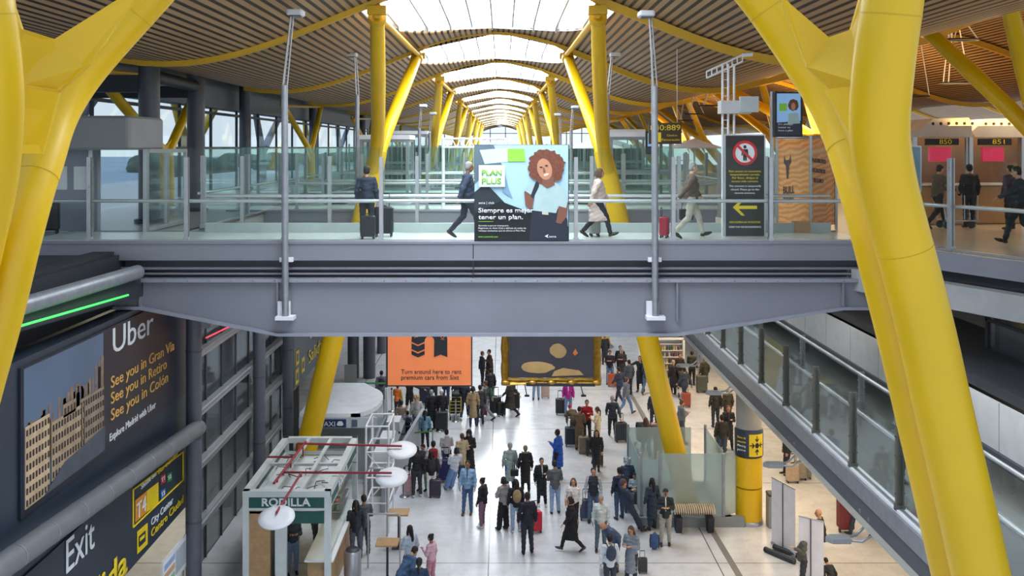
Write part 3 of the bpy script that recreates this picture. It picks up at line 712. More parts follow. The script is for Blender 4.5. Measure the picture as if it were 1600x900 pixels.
# outside: ground, far trees, struts
struct(B().bb(-400, -14.8, -50, 600, 5.5, 6).build('ground', mat('airport_apron', (184, 190, 192), .9, 0, .1, .05)))
for i in range(17):
    b = B(); x, y = -60-(i % 3)*12, 60+i*22
    M_ = Matrix.Diagonal((1, 1, 1))
    rng = random.Random(i)
    for q in range(9): b.ell((x+rng.uniform(-4, 4), y+rng.uniform(-7, 7), 6.5+rng.uniform(0, 1.6)), (3.5, 4.5, 2.2), None, 10, 6)
    b.tube([(x, y, 6), (x, y, 8)], .4, 6)
    tag(b.build('tree', mat('outdoor_foliage', (78, 92, 76), .9, 0, .3, 1, bump=.5)), 'dark green tree outside the lobby windows, %s along the row' % ORD[i], 'tree', 'trees outside the lobby windows')
for i in range(5):
    Y = 36+i*16
    t = thing('forked_strut', 'grey forked steel strut outside the lobby windows, %s from the lift portal' % ORD[i].replace('nearest', 'first'), 'strut', (-17, Y, 6), 0, 'forked struts outside the lobby windows')
    B().tube([(-17, Y, 6), (-17, Y, 11.8)], .3, 12).build('trunk', STEEL, t)
    for s_ in (-1, 1): B().tube([(-17, Y, 11.6), (-16.4, Y+s_*5, 15.5)], [.28, .18], 12).build('branch', STEEL if i % 2 == 0 else YEL, t)
for i in range(4):
    Y = 34+i*25.6
    tree((-11.9, Y, DZ-.02), (-11.9, Y, 11.7), (-12.6, Y-5, 14.6), (-12.2, Y+5, 14.8), 'yellow forked column in the windowed lobby, %s from the lift portal' % ORD[i].replace('nearest', 'first'), r=.24, group='yellow columns of the windowed lobby')
# ---------------------------------------------------------------- right mezzanine
MX, MZ = 6.9, 5.62
struct(B().bb(MX+.25, 12.2, 8, 62, MZ-.62, MZ-.04).build('floor', mat('mezzanine_floor', (120, 122, 120), .25, 0, .08, 1)))
t = struct(B().bb(MX, MX+.1, 8, 62, MZ-.72, MZ-.34).build('trim_6', STEEL2))
struct(B().bb(MX-.06, MX+.14, 8, 62, MZ-.34, MZ-.02).build('trim_7', GALV))
struct(B().bb(MX-.1, MX+.3, 8, 62, MZ-.78, MZ-.72).build('trim_8', mat('pale_soffit_edge', (176, 174, 166), .6)))
struct(B().bb(MX+.0, MX+.2, 8, 62, MZ-.02, MZ+.03).build('trim_9', WHITE))
balustrade('glass_balustrade', 'glass balustrade with bronze-grey posts along the mezzanine over the arrivals floor', [(MX+.08, 12.25, MZ), (MX+.08, 48, MZ)], hpost=1.5, hglass=1.42, rail=.98, z0=MZ, start=0.12, railside=-1, offs=.28, pm=BRONZE)
struct(B().bb(12.0, 12.2, 8, 62, MZ, 8.8).build('wall_right', mat('mezzanine_wall', (120, 120, 118), .6, 0, .1, .6)))
t = thing('panelled_parapet', 'row of pale grey parapet panels above the far side of the mezzanine', 'parapet', (9.2, 25, 6))
b = B()
for i in range(20): b.bb(9.2, 9.26, 14+i*1.9, 14+i*1.9+1.87, 6.35, 7.25)
b.build('panel', mat('parapet_panel', (196, 198, 200), .5), t); b = B(); b.bb(9.15, 9.3, 14, 52, 6.25, 6.34); b.tube([(9.1, 14, 6.2), (9.1, 52, 6.2)], .05, 8); b.build('lower_trim', STEEL2, t)
b = B()
for i in range(8): b.bb(9.3, 9.45, 15+i*5, 15.15+i*5, MZ, 6.3)
b.build('bracket', STEEL3, t)
balustrade('glass_balustrade', 'inner glass balustrade across the mezzanine walkway', [(8.6, 14, MZ), (8.6, 48, MZ)], hpost=1.0, hglass=.95, rail=1.0, z0=MZ, sp=4.5)
struct(B().bb(9.3, 12.2, 8, 62, 7.3, 7.5).build('ceiling', STEEL3))
t = thing('service_room', 'dark glazed service room with a small exit sign beneath the departures slab', 'room', (11.6, 19, 7.3))
b = B(); b.bb(10.9, 11.0, 12, 21.6, 7.5, 8.7); b.build('glass_front', GLD, t)
b = B()
for i in range(6): b.bb(10.86, 10.92, 12+i*1.9, 12.1+i*1.9, 7.5, 8.7)
b.bb(10.86, 10.92, 12, 21.6, 8.1, 8.16); b.build('frame', STEEL3, t)
B().bb(11.9, 12, 12, 21.6, 7.5, 8.7).build('back_panel', mat('ochre_back_panel', (120, 100, 60), .6), t)
B().bb(10.8, 10.86, 20.2, 20.75, 8.3, 8.5).build('exit_sign', mat('exit_sign_red', (150, 40, 44), .5), t)
t = thing('lower_corridor_wall', 'grey corridor wall with glass guard at the bottom corner by the big yellow column', 'wall', (10, 14, 4))
B().bb(9.9, 10.0, 8, 17, 5.7, 7.3).build('panel', PANEL, t)
# mezzanine spotlights on arms
for i, (px, py, d) in enumerate(((1066, 573, 34.2), (1114, 616, 29.4), (1207, 729, 22.9), (1308, 846, 18.3))):
    p = P(px, py, d)
    t = thing('flood_lamp', 'grey hexagonal flood lamp on curved arms under the mezzanine edge, %s from the shop' % ('first', 'second', 'third', 'fourth')[i], 'lamp', p, 0, 'flood lamps along the mezzanine edge')
    hx = [(-.3, 0), (-.16, .13), (.3, .13), (.34, 0), (.3, -.13), (-.16, -.13)]
    b = B(); b.prism([p+Vector((x*.75, y, 0)) for x, y in hx], (0, 0, .09)); b.build('lamp_head', mat('lamp_grey', (156, 158, 158), .4, .2), t)
    for s_ in (-1, 1):
        B().tube([p+Vector((.24, s_*.08, .05)), p+Vector((.42, s_*.16, .06)), p+Vector((.62, s_*.2, .22)), Vector((MX+.0, p.y+s_*.22, MZ-.6))], .028, 8).build('arm', GALV, t)
# big round column with the meeting point band
cx_, cy_ = F(1170, 815).x, F(1170, 815).y
t = thing('round_column', 'round column with yellow lower half and a meeting-point arrow band', 'column', (cx_, cy_, 0))
B().lathe((cx_, cy_, 0), [(.45, 0), (.45, .1), (.43, .12)], 40).build('base_ring', ALU, t)
b = B()
for z in (.12, 1.18): b.lathe((cx_, cy_, z), [(.42, 0), (.42, 1.02 if z < 1 else .96)], 40)
b.build('yellow_cladding', YEL, t)
B().lathe((cx_, cy_, 2.16), [(.435, 0), (.45, .03), (.45, .82), (.435, .86)], 40).build('sign_band', NAVY, t)
B().lathe((cx_, cy_, 3.03), [(.40, 0), (.40, 1.9)], 40).build('shaft', mat('column_grey', (150, 150, 146), .6), t)
def onc(u, z, r=.462):  # u metres along the drum, 0 facing the viewer
    a_ = -PI/2+u/r-.1; return Vector((cx_+r*math.cos(a_), cy_+r*math.sin(a_), z))
b = B(); b.loft([[tuple(onc(-.06+.52*i/10, z)) for z in (2.22, 2.92)] for i in range(11)], False, False, True); b.build('arrow_panel', YTXT, t)
b = B()
R_ = .468
for ang in range(4):
    ca, sa = math.cos(ang*PI/2), math.sin(ang*PI/2)
    for pl in ([(.12, -.018), (.30, -.018), (.30, .018), (.12, .018)], [(.10, 0), (.19, .09), (.22, .06), (.155, 0)], [(.10, 0), (.155, 0), (.22, -.06), (.19, -.09)]):
        n_ = len(pl); q = [(x*ca-y*sa, x*sa+y*ca) for x, y in pl]
        b.add([onc(.2+x*.8, 2.57+y, R_) for x, y in q]+[onc(.2+x*.8, 2.57+y, R_-.006) for x, y in q], [tuple(range(n_)), tuple(range(2*n_-1, n_-1, -1))]+[(i, (i+1) % n_, n_+(i+1) % n_, n_+i) for i in range(n_)])
b.add([onc(.2+.07*math.cos(a_), 2.57+.085*math.sin(a_), R_) for a_ in [2*PI*k/16 for k in range(16)]], [tuple(range(16))])
b.build('arrow', BLACK, t)
for i, (s, m) in enumerate((('Punto de', YTXT), ('encuentro', YTXT), ('Meeting', WTXT), ('point', WTXT))):
    p = onc(-.46, 2.76-i*.13, .47); text(s, p, (onc(-.12, 0, .47)-onc(-.46, 0, .47)), UP, .07, m, t, width=.28)
# litter bin beside it
p = F(1206, 822)
t = thing('litter_bin', 'slim grey litter bin beside the yellow round column', 'bin', p)
B().rbox((p.x, p.y, .5), (.3, .4, 1.0), .05).build('body', PANEL, t); B().rbox((p.x, p.y, 1.03), (.32, .42, .08), .05).build('lid', STEEL3, t)
# ---------------------------------------------------------------- lamp masts
def lamp_mast(px, d, ytop, zb, label, kink):
    x = P(px, 0, d).x; zt = P(0, ytop, d).z
    t = thing('lamp_mast', label, 'lamp mast', (x, d, zb), 0)
    k = kink*d/FPX
    B().tube([(x, d, zb), (x-.02, d, zb+(zt-zb)*.76)], .075, 14).build('pole', GALV, t)
    zk = zb+(zt-zb)*.76; top = Vector((x+k, d, zt-.1)); b = B()
    for q in range(3):
        a_ = q*2*PI/3; o_ = Vector((.06*math.cos(a_), .06*math.sin(a_), 0)); b.tube([Vector((x-.02, d, zk))+o_, top+o_*.6], .018, 6)
    for q in range(9):
        u = q/9; c_ = Vector((x-.02, d, zk)).lerp(top, u); b.tube([c_+Vector((-.06, 0, 0)), c_+Vector((.06, 0, .06))], .01, 5)
    b.build('lattice_top', ALU, t)
    h = B(); s_ = 1 if kink >= 0 else -1
    h.rbox(top+Vector((s_*.10, -.05, .06)), (.36, .42, .13), .05); h.build('lamp_head', mat('lamp_head_white', (206, 210, 214), .4), t)
    B().box(top+Vector((s_*.1, -.05, -.015)), (.26, .3, .02)).build('lens', mat('lamp_lens', (90, 96, 104), .2), t)
    if d < 23:
        b = B(); b.box((x, d+.02, zb+.02), (.42, .3, .08)); b.box((x-.05, d+.1, zb+.2), (.28, .1, .36)); b.box((x, d+.12, zb+1.33), (.3, .12, .1)); b.build('wall_bracket', WHITE, t)
    return t
lamp_mast(446, 21.85, 18, 8.1, 'tall grey lamp mast bolted to the bridge girder, nearer the lift lobby', 10)
lamp_mast(1024, 21.85, 20, 8.1, 'tall grey lamp mast bolted to the bridge girder, nearer the no-entry board', -8)
lamp_mast(559, 33, 84, DZ-.5, 'lamp mast rising from the second bridge, lobby side', -4)
lamp_mast(950, 33, 84, DZ-.5, 'lamp mast rising from the second bridge, check-in side', 6)
lamp_mast(656, 45, 164, DZ-.5, 'lamp mast rising from the farthest bridge, lobby side', 2)
lamp_mast(672, 52, 176, DZ-.5, 'short lamp mast beyond the farthest bridge, lobby side', 2)
lamp_mast(893, 45, 166, DZ-.5, 'lamp mast rising from the farthest bridge, check-in side', 2)
lamp_mast(876, 52, 178, DZ-.5, 'short lamp mast beyond the farthest bridge, check-in side', -2)
# ---------------------------------------------------------------- adverts and boards
DX = (1, 0, 0)
def PP(pts, d, th, name, m, parent):
    """flat shape facing the viewer's side at depth d, th thick"""
    return B().prism([P(x, y, d) for x, y in pts], (0, th, 0)).build(name, m, parent)
def blob(cx, cy, rx, ry, n=20, jag=0.0, seed=1, rot=0):
    r_ = random.Random(seed); out = []
    for k in range(n):
        a_ = 2*PI*k/n; q = 1+(r_.uniform(-jag, jag)); x, y = rx*q*math.cos(a_), ry*q*math.sin(a_)
        out.append((cx+x*math.cos(rot)-y*math.sin(rot), cy+x*math.sin(rot)+y*math.cos(rot)))
    return out
def ad_woman(t, X0, Y0, k, d, full=True):
    """figure of the poster drawn in stacked flat layers; X0,Y0,k map poster units (148 x 150) to the picture plane"""
    def q(pts): return [(X0+x*k, Y0+y*k) for x, y in pts]
    st = [0]
    def lay(pts, name, m):
        st[0] += .004; return PP(q(pts), d-st[0], .004, name, m, t)
    lay([(0, 0), (147, 0), (147, 150), (0, 150)], 'backdrop', mat('poster_sky', (168, 204, 224), .4, 0, .05, 1))
    lay([(0, 0), (30, 0), (44, 34), (22, 40), (0, 62)], 'backdrop_shape', mat('poster_slate', (92, 112, 124), .4))
    lay([(8, 8), (60, 4), (56, 26), (16, 30)], 'backdrop_shape', mat('poster_pale', (196, 222, 232), .4))
    lay([(0, 74), (18, 60), (60, 104), (86, 150), (0, 150)], 'backdrop_shape', mat('poster_dark', (40, 50, 58), .4))
    lay([(0, 108), (40, 88), (147, 128), (147, 150), (0, 150)], 'backdrop_shape', mat('poster_black', (20, 26, 32), .4))
    lay([(52, 6), (78, 6), (80, 26), (52, 26)], 'green_tile', mat('poster_green', (140, 208, 70), .4))
    lay([(0+44, 60), (46, 40), (54, 70), (60, 84), (44, 74)], 'airliner_wing', mat('poster_blue', (120, 156, 184), .4))
    sk = mat('poster_skin', (126, 82, 64), .4); tee = mat('poster_tee', (170, 196, 196), .4); hair = mat('poster_hair', (112, 62, 44), .5, 0, .3, 20)
    jean = mat('poster_jeans', (34, 42, 56), .4)
    lay([(90, 100), (140, 100), (146, 118), (147, 150), (86, 150)], 'jeans', jean)
    lay([(86, 66), (78, 74), (80, 96), (90, 102), (93, 84), (94, 70)], 'arm', sk)
    lay([(134, 88), (147, 90), (145, 112), (136, 124), (128, 122), (131, 104)], 'arm', sk)
    lay([(102, 58), (90, 60), (78, 71), (88, 78), (95, 76), (92, 103), (128, 107), (132, 96), (144, 99), (147, 84), (140, 70), (126, 58)], 'tee_shirt', tee)
    lay([(96, 58), (102, 57), (101, 66), (92, 84), (88, 80)], 'bag_strap', jean)
    lay([(106, 104), (116, 105), (116, 110), (106, 109)], 'belt_buckle', mat('poster_buckle', (196, 190, 176), .4))
    lay(blob(113, 34, 29, 27, 56, .09, 4), 'curly_hair', hair)
    lay([(108, 48), (122, 46), (126, 62), (114, 68), (106, 62)], 'neck', sk)
    lay(blob(110, 38, 11.5, 17, 24, 0, 1, -.25), 'face', mat('poster_face', (190, 134, 104), .4))
    lay(blob(112.5, 46.5, 4.2, 1.5, 14, 0, 1, -.3), 'smile', mat('poster_smile', (244, 240, 236), .4))
    lay(blob(104.5, 35, 2.6, 1.1, 10), 'eye', jean); lay(blob(113, 32.5, 2.6, 1.1, 10), 'eye', jean)
    lay([(107.5, 36), (109.5, 35.5), (111.5, 42), (108, 42.5)], 'nose', sk)
    return st[0]
t = thing('advertising_panel', 'large upright advertisement of a smiling curly-haired woman in a pale tee on the bridge rail', 'advertisement', P(815, 375, 22.0))
D = 22.02
b = B(); b.prism([P(741, 226, D+.03), P(889, 226, D+.03), P(889, 377, D+.03), P(741, 377, D+.03)], (0, .05, 0)); b.build('board', STEEL3, t)
off = ad_woman(t, 741.5, 226.5, .995, D+.03)
D2 = D+.03-off
GT = mat('poster_green_lettering', (142, 212, 60), .5)
PP([(748, 258), (789, 258), (789, 292), (748, 292)], D2, .004, 'pale_tile', mat('poster_tile', (214, 232, 238), .4), t)
def ptext(s, x0, x1, yb, hpx, m, d, parent, **kw):
    p0, p1 = P(x0, yb, d), P(x1, yb, d)
    return text(s, p0, DX, UP, hpx*d/FPX, m, parent, width=p1.x-p0.x, **kw)
ptext('PLAN', 753, 784, 274, 9, GT, D2-.006, t, bold=.02); ptext('PLUS', 753, 783, 287, 9, GT, D2-.006, t, bold=.02)
ptext('Siempre es mejor', 747.5, 834, 332, 7, WTXT, D2-.004, t, bold=.015); ptext('tener un plan.', 747.5, 817, 342.5, 7, WTXT, D2-.004, t, bold=.015)
ptext('aena | club', 748, 772, 318.5, 3.5, WTXT, D2-.004, t)
for i, s in enumerate(('Aprovecha tu paso por el aeropuerto.', 'Regístrate en Aena Club y disfruta de todas las', 'ventajas exclusivas que te ofrece el Plan Plus.')):
    ptext(s, 747.5, (795, 822, 821)[i], 353.5+i*4, 2.4, WTXT, D2-.004, t)
ptext('www.aenaclub.com', 747.5, 778, 371, 2.6, GT, D2-.004, t); ptext('aena', 858, 869, 371, 3.4, WTXT, D2-.004, t)
PP([(851, 369), (857, 366), (855.5, 369), (857, 372)], D2, .004, 'arrow_logo', WTXT, t)
PP([(747.5, 345.8), (771, 345.8), (771, 346.4), (747.5, 346.4)], D2, .004, 'rule', GT, t)
for x in (762, 868): b = B(); p = P(x, 376, D+.1); b.bb(p.x-.02, p.x+.02, p.y, p.y+.1, DZ, DZ+2.1); b.build('support', ALU, t)
# no-entry board
t = thing('no_entry_board', 'black standing board with a red no-entry ring and a yellow arrow pointing towards the walkers', 'sign', P(1164, 372, 22.75))
D = 22.7
PP([(1132, 210), (1196, 210), (1196, 371), (1132, 371)], D, .06, 'frame', ALU, t)
PP([(1134, 212), (1194, 212), (1194, 369), (1134, 369)], D-.01, .012, 'panel', mat('sign_black', (36, 34, 32), .35), t)
def ring(cx, cy, r0, r1, d, name, m, parent, n=40):
    b = B(); vs = [P(cx+r*math.cos(2*PI*k/n), cy+r*math.sin(2*PI*k/n), d+dd) for dd in (0, .01) for r in (r0, r1) for k in range(n)]
    fs = []
    for k in range(n):
        j = (k+1) % n; fs += [(k, j, n+j, n+k), (2*n+k, 3*n+k, 3*n+j, 2*n+j), (n+k, n+j, 3*n+j, 3*n+k), (k, 2*n+k, 2*n+j, j)]
    b.add(vs, fs); return b.build(name, m, parent)
PP(blob(1164, 239, 18, 18, 32), D-.02, .008, 'white_disc', WHITE, t)
RED = mat('sign_red', (206, 34, 44), .45)
ring(1164, 239, 15.2, 19.3, D-.035, 'red_ring', RED, t)
PP(blob(1164, 229.5, 2.4, 2.6, 14), D-.03, .006, 'figure', BLACK, t)
PP([(1159.5, 233), (1168.5, 233), (1169.5, 243), (1167.8, 243), (1167, 236.5), (1166.6, 251), (1164.4, 251), (1164, 243), (1163.6, 251), (1161.4, 251), (1161, 236.5), (1160.2, 243), (1158.5, 243)], D-.03, .006, 'figure', BLACK, t)
PP([(1150.6, 228.4), (1153.4, 225.6), (1177.4, 249.6), (1174.6, 252.4)], D-.04, .006, 'red_bar', RED, t)
for i, s in enumerate(('Este acceso se encuentra', 'temporalmente cerrado.', 'Por favor, diríjase al', 'acceso más cercano.')): ptext(s, 1164-(25, 23.5, 20, 21)[i], 1164+(25, 23.5, 20, 21)[i], 269+i*5.2, 3.2, YTXT, D-.02, t)
for i, s in enumerate(('This entrance is temporarily', 'closed. Please go to the', 'nearest entrance.')): ptext(s, 1164-(25, 22, 16)[i], 1164+(25, 22, 16)[i], 292+i*5.4, 3.0, WTXT, D-.02, t)
PP([(1145, 324), (1157, 313), (1162, 313), (1154, 321.5), (1183, 321.5), (1183, 326.5), (1154, 326.5), (1168-4, 337), (1159, 337)], D-.02, .008, 'arrow', YTXT, t)
ptext('DISCULPEN LAS MOLESTIAS', 1140, 1188, 348.5, 3.0, YTXT, D-.02, t); ptext('SORRY FOR THE INCONVENIENCE', 1139, 1189, 356, 2.8, WTXT, D-.02, t)
# equipment mast
t = thing('lattice_mast', 'white double-pole lattice mast with a slanted head frame behind the no-entry board', 'mast', (P(1130, 0, 23.8).x, 23.8, DZ))
D = 23.8; xa, xb = P(1129, 0, D).x, P(1147, 0, D).x
b = B()
for x in (xa, xa+.14, xb): b.tube([(x, D, DZ), (x, D, P(0, 100, D).z)], .03, 8)
for i in range(20): z = DZ+.25+i*.2; b.tube([(xa, D, z), (xa+.14, D, z)], .012, 5)
b.build('pole', WHITE, t)
b = B(); q0, q1 = P(1104, 112, D), P(1160, 86, D)
for o_ in (0, .16): b.tube([q0+Vector((0, 0, -o_)), q1+Vector((0, 0, -o_))], .025, 6)
for i in range(8): c_ = q0.lerp(q1, i/7); b.tube([c_, c_-Vector((0, 0, .16))], .018, 5)
b.tube([q1, q1+Vector((.25, 0, .02))], .05, 8); b.build('head_frame', WHITE, t)
B().bb(xa-.1, xb+.35, D-.3, D+.1, P(0, 178, D).z, P(0, 158, D).z).build('box', mat('pale_housing', (196, 200, 200), .4), t)
b = B(); b.bb(xb+.05, xb+.5, D-.42, D-.3, P(0, 176, D).z, P(0, 152, D).z); b.build('screen', mat('pale_screen', (186, 196, 198), .3), t)
# counters sign
t = thing('hanging_sign', 'dark hanging sign with yellow counter numbers 840:889', 'sign', P(1038, 205, 29))
D = 29; PP([(1014, 192), (1065, 192), (1065, 225), (1014, 225)], D, .12, 'panel', mat('sign_brown', (66, 54, 42), .5), t)
ptext('840:889', 1016, 1063, 203.5, 8.5, YTXT, D-.012, t); ptext('Check-in', 1042, 1058, 213, 3.2, YTXT, D-.012, t); ptext('Facturación', 1034, 1062, 220, 3.6, YTXT, D-.012, t)
PP([(1028, 207), (1033, 207), (1033, 222), (1028, 222)], D-.01, .01, 'icon_tile', YTXT, t)
b = B()
for x in (1020, 1058): p = P(x, 192, D+.06); b.tube([p, p+Vector((0, 0, 3.0))], .015, 6)
b.build('hanger', ALU, t)
def screen_ad(label, quad_px, d, rot, words):
    x0, y0, x1, y1 = quad_px; t = thing('display_screen', label, 'screen', P((x0+x1)/2, y1, d))
    PP([(x0-3, y0-3), (x1+3, y0-2), (x1+3, y1+3), (x0-3, y1+3)], d, .14, 'bezel', BLACK, t)
    PP([(x0, y0), (x1, y0), (x1, y1), (x0, y1)], d-.01, .012, 'display', emit('screen_blue', (120, 160, 200), .5), t)
    w, h = x1-x0, y1-y0; f = lambda u, v: (x0+u*w, y0+v*h)
    PP([f(.1, .24), f(.42, .24), f(.42, .42), f(.1, .42)], d-.02, .006, 'green_tile', GT, t)
    PP([f(.0, .7), f(1, .66), f(1, 1), f(0, 1)], d-.016, .006, 'dark_band', mat('screen_dark', (40, 44, 66), .4), t)
    PP(blob(x0+w*.7, y0+h*.28, w*.22, h*.14, 26, .08, 3), d-.02, .006, 'curly_hair', mat('poster_hair', (112, 62, 44)), t)
    PP(blob(x0+w*.69, y0+h*.31, w*.09, h*.09, 16), d-.028, .006, 'face', mat('poster_face', (190, 134, 104)), t)
    PP([f(.5, .48), f(.9, .46), f(.98, .72), f(.45, .74)], d-.022, .006, 'tee_shirt', mat('poster_tee', (170, 196, 196)), t)
    for i, s in enumerate(words): ptext(s, x0+w*.06, x0+w*(.06+.055*len(s)), y0+h*(.76+.075*i), h*.045, WTXT, d-.026, t)
    return t
t = screen_ad('tall tilted display screen showing the curly-haired woman beside the big yellow column', (1214, 146, 1251, 211), 24.0, 0, ('It\'s always', 'better to', 'have a plan'))
b = B(); p = P(1206, 215, 24.2); b.tube([(p.x, p.y, DZ), (p.x, p.y, P(0, 143, 24.2).z)], .05, 8); b.build('pole', ALU, t)
t = screen_ad('small display screen hanging beside the brown counter-number sign', (1012, 208, 1025, 238), 30.5, 0, ())
b = B(); p = P(1018, 205, 30.6); b.tube([p, p+Vector((0, 0, 3.3))], .015, 6); b.build('hanger', ALU, t)
# Bull wrapping stand with orange panels
t = thing('luggage_wrapping_stand', 'orange wood-patterned luggage wrapping stand with a bull head mark behind the rail', 'stand', P(1262, 362, 25.4))
def grain():
    m = bpy.data.materials.new('orange_grain_print'); m.use_nodes = True; nt = m.node_tree; b = nt.nodes['Principled BSDF']; L = nt.links.new
    w = nt.nodes.new('ShaderNodeTexWave'); w.inputs['Scale'].default_value = 2.2; w.inputs['Distortion'].default_value = 7; w.inputs['Detail'].default_value = 2; w.bands_direction = 'Z'
    tc = nt.nodes.new('ShaderNodeTexCoord'); mp = nt.nodes.new('ShaderNodeMapping'); mp.inputs['Rotation'].default_value = (0, .35, 0); L(tc.outputs['Object'], mp.inputs[0]); L(mp.outputs[0], w.inputs['Vector'])
    r = nt.nodes.new('ShaderNodeValToRGB'); r.color_ramp.elements[0].color = srgb((224, 136, 60))+(1,); r.color_ramp.elements[1].color = srgb((238, 178, 110))+(1,)
    L(w.outputs['Color'], r.inputs[0]); L(r.outputs[0], b.inputs['Base Color']); b.inputs['Roughness'].default_value = .4; return m
GR = grain(); D = 25.2
a0, a1, a2 = P(1214, 360, 26.2), P(1266, 360, 25.0), P(1306, 363, 25.6)
def vpanel(p0, p1, zt, name, m, th=.06):
    q = [Vector((p0.x, p0.y, DZ+.12)), Vector((p1.x, p1.y, DZ+.12)), Vector((p1.x, p1.y, zt)), Vector((p0.x, p0.y, zt))]
    n = (p1-p0).cross(Vector((0, 0, 1))).normalized(); return B().prism(q, -n*th).build(name, m, t)
vpanel(a0, a1, 12.22, 'panel', GR); vpanel(a1, a2, 12.25, 'panel', GR)
b = B()
for p in (a0, a1, a2): b.bb(p.x-.03, p.x+.03, p.y-.05, p.y+.01, DZ, 12.3)
b.tube([a0+Vector((0, 0, 12.26-a0.z)), a1+Vector((0, 0, 12.26-a1.z)), a2+Vector((0, 0, 12.3-a2.z))], .035, 6); b.build('frame', ALU, t)
dd = (a1-a0).normalized(); n1 = -dd.cross(Vector((0, 0, 1))).normalized(); fr = a0+dd*.0-(-n1)*-.0
nn_ = dd.cross(Vector((0, 0, 1))).normalized()
o1 = Vector((a0.x, a0.y, 0))+nn_*.012
BR = mat('bull_print', (70, 34, 26), .5)
def on1(u, z): return o1+dd*u+Vector((0, 0, z))
B().prism([on1(u, z) for u, z in ((.30, 11.55), (.32, 11.75), (.36, 11.62), (.52, 11.62), (.56, 11.75), (.58, 11.55), (.50, 11.48), (.46, 11.12), (.42, 11.12), (.38, 11.48))], nn_*.01).build('bull_mark', BR, t)
text('BULL', on1(.28, 10.72), dd, UP, .2, BR, t, width=.44); text('SEGURO', on1(.28, 10.5), dd, UP, .12, BR, t, width=.42)
d2 = (a2-a1).normalized(); n2 = d2.cross(Vector((0, 0, 1))).normalized(); o2 = Vector((a1.x, a1.y, 0))+n2*.012
for i, s in enumerate(('PLASTIFICADO', 'LOCALIZADOR', 'SEGURO')): text(s, o2+d2*(.06+.06*(i == 2)), d2, UP, .11, BR, t, width=(.56, .54, .4)[i]).location.z += 11.62-i*.26
b = B(); b.bb(P(1240, 0, 24.6).x, P(1264, 0, 24.6).x, 24.5, 24.8, DZ, DZ+.28); tag(b.build('cardboard_box', mat('cardboard', (176, 138, 98), .8)), 'small brown box on the floor before the orange wrapping stand', 'box')
# check-in desks
for i, (px, d, num) in enumerate(((1475, 27, '850'), (1557, 27.3, '851'), (1640, 27.5, '852'), (1500, 40, '853'), (1400, 44, '854'), (1290, 50, '855'))):
    x = P(px, 0, d).x
    t = thing('check_in_desk', 'check-in desk with curved pale canopy and red screen, %s' % ('nearest the big yellow column', 'second from the big yellow column', 'third from the column')[i] if i < 3 else 'farther check-in desk with curved canopy, %s of the back row' % ORD[i-3].replace('nearest', 'first'), 'desk', (x, d, DZ), 0, 'check-in desks')
    w = 1.18 if i < 3 else 1.5; b = B(); z0 = 12.28
    prof = [(-w*.55, z0), (-w*.62, z0+.18), (-w*.3, z0+.52), (w*.55, z0+.55), (w*.62, z0+.42), (w*.62, z0)]
    b.prism([(x+u, d-.1, z) for u, z in prof], (0, 1.6, 0)); b.build('canopy', mat('desk_canopy', (196, 186, 172), .5), t)
    b = B()
    for k in range(6): b.ell((x-.35+k*.22, d-.1, z0+.38), (.045, .03, .045), None, 10, 6)
    b.build('downlight', BLACK, t)
    B().bb(x-.6, x+.3, d-.25, d-.12, 12.06, 12.24).build('number_board', BLACK, t)
    if i < 3: text(num, (x-.25, d-.262, 12.09), DX, UP, .13, YTXT, t, width=.34)
    B().bb(x-.5, x+.1, d-.22, d-.12, 11.6, 12.0).build('screen', emit('check_in_screen_red', (206, 36, 80), .4), t)
    b = B(); b.rbox((x, d+.3, DZ+.55), (1.3, .7, 1.1), .08); b.build('counter', mat('desk_front', (178, 138, 92), .5), t)
    B().bb(x-.7, x+.7, d-.1, d+.7, DZ+1.1, DZ+1.15).build('counter_top', WHITE, t)
    b = B(); b.bb(x-.85, x-.75, d, d+.12, DZ, z0); b.bb(x+.72, x+.82, d, d+.12, DZ, z0); b.build('post', ALU, t)
for i, (px, py, d) in enumerate(((1442, 238, 24), (1467, 260, 25))):
    pass
t = thing('information_screen', 'grey framed information screen on the departures floor at the edge of the yellow column', 'screen', P(1428, 360, 24))
PP([(1420, 226), (1440, 228), (1440, 300), (1420, 300)], 24, .08, 'bezel', ALU, t); PP([(1422, 229), (1438, 230), (1438, 296), (1422, 296)], 23.99, .01, 'display', emit('screen_dim', (90, 120, 140), .25), t)
B().bb(P(1430, 0, 24).x-.04, P(1430, 0, 24).x+.04, 24.02, 24.1, DZ, 11.5).build('post', ALU, t)
struct(B().bb(11.2, 24, 30.5, 30.7, DZ, 12.6).build('wall_back', mat('check_in_backwall', (92, 66, 46), .6, 0, .2, .8)))
for i in range(7):
    x = 12.4+i*1.25
    o = B().bb(x, x+.5, 30.36, 30.5, 12.45, 12.53).build('light_bar', emit('warm_light_bar', (255, 226, 160), 5)); tag(o, 'warm white light bar over the check-in wall, %s from the yellow column' % ORD[i].replace('nearest', 'first'), 'light', 'light bars over the check-in wall')
for i, (px, py, d) in enumerate(((1500, 62, 26), (1490, 130, 30), (1430, 150, 34), (1108, 165, 45), (1085, 178, 50), (1070, 188, 56))):
    p = P(px, py, d); t = thing('uplight_lamp', 'ring of slim hanging lamp rods under the departures ceiling, %s from the viewer' % ORD[i].replace('nearest', 'first'), 'lamp', p, 0, 'hanging lamp rings of the departures hall')
    b = B(); b.tube([p+Vector((.5*math.cos(a_*PI/8), .2*math.sin(a_*PI/8), 0)) for a_ in range(17)], .03, 6); b.build('ring', STEEL3, t)
    b = B()
    for a_ in (0, 2.1, 4.2): b.tube([p+Vector((.5*math.cos(a_), .2*math.sin(a_), 0)), p+Vector((.1*math.cos(a_), .1*math.sin(a_), zr(p.x-XC)-.02-p.z))], .02, 5)
    b.build('rod', WHITE, t)
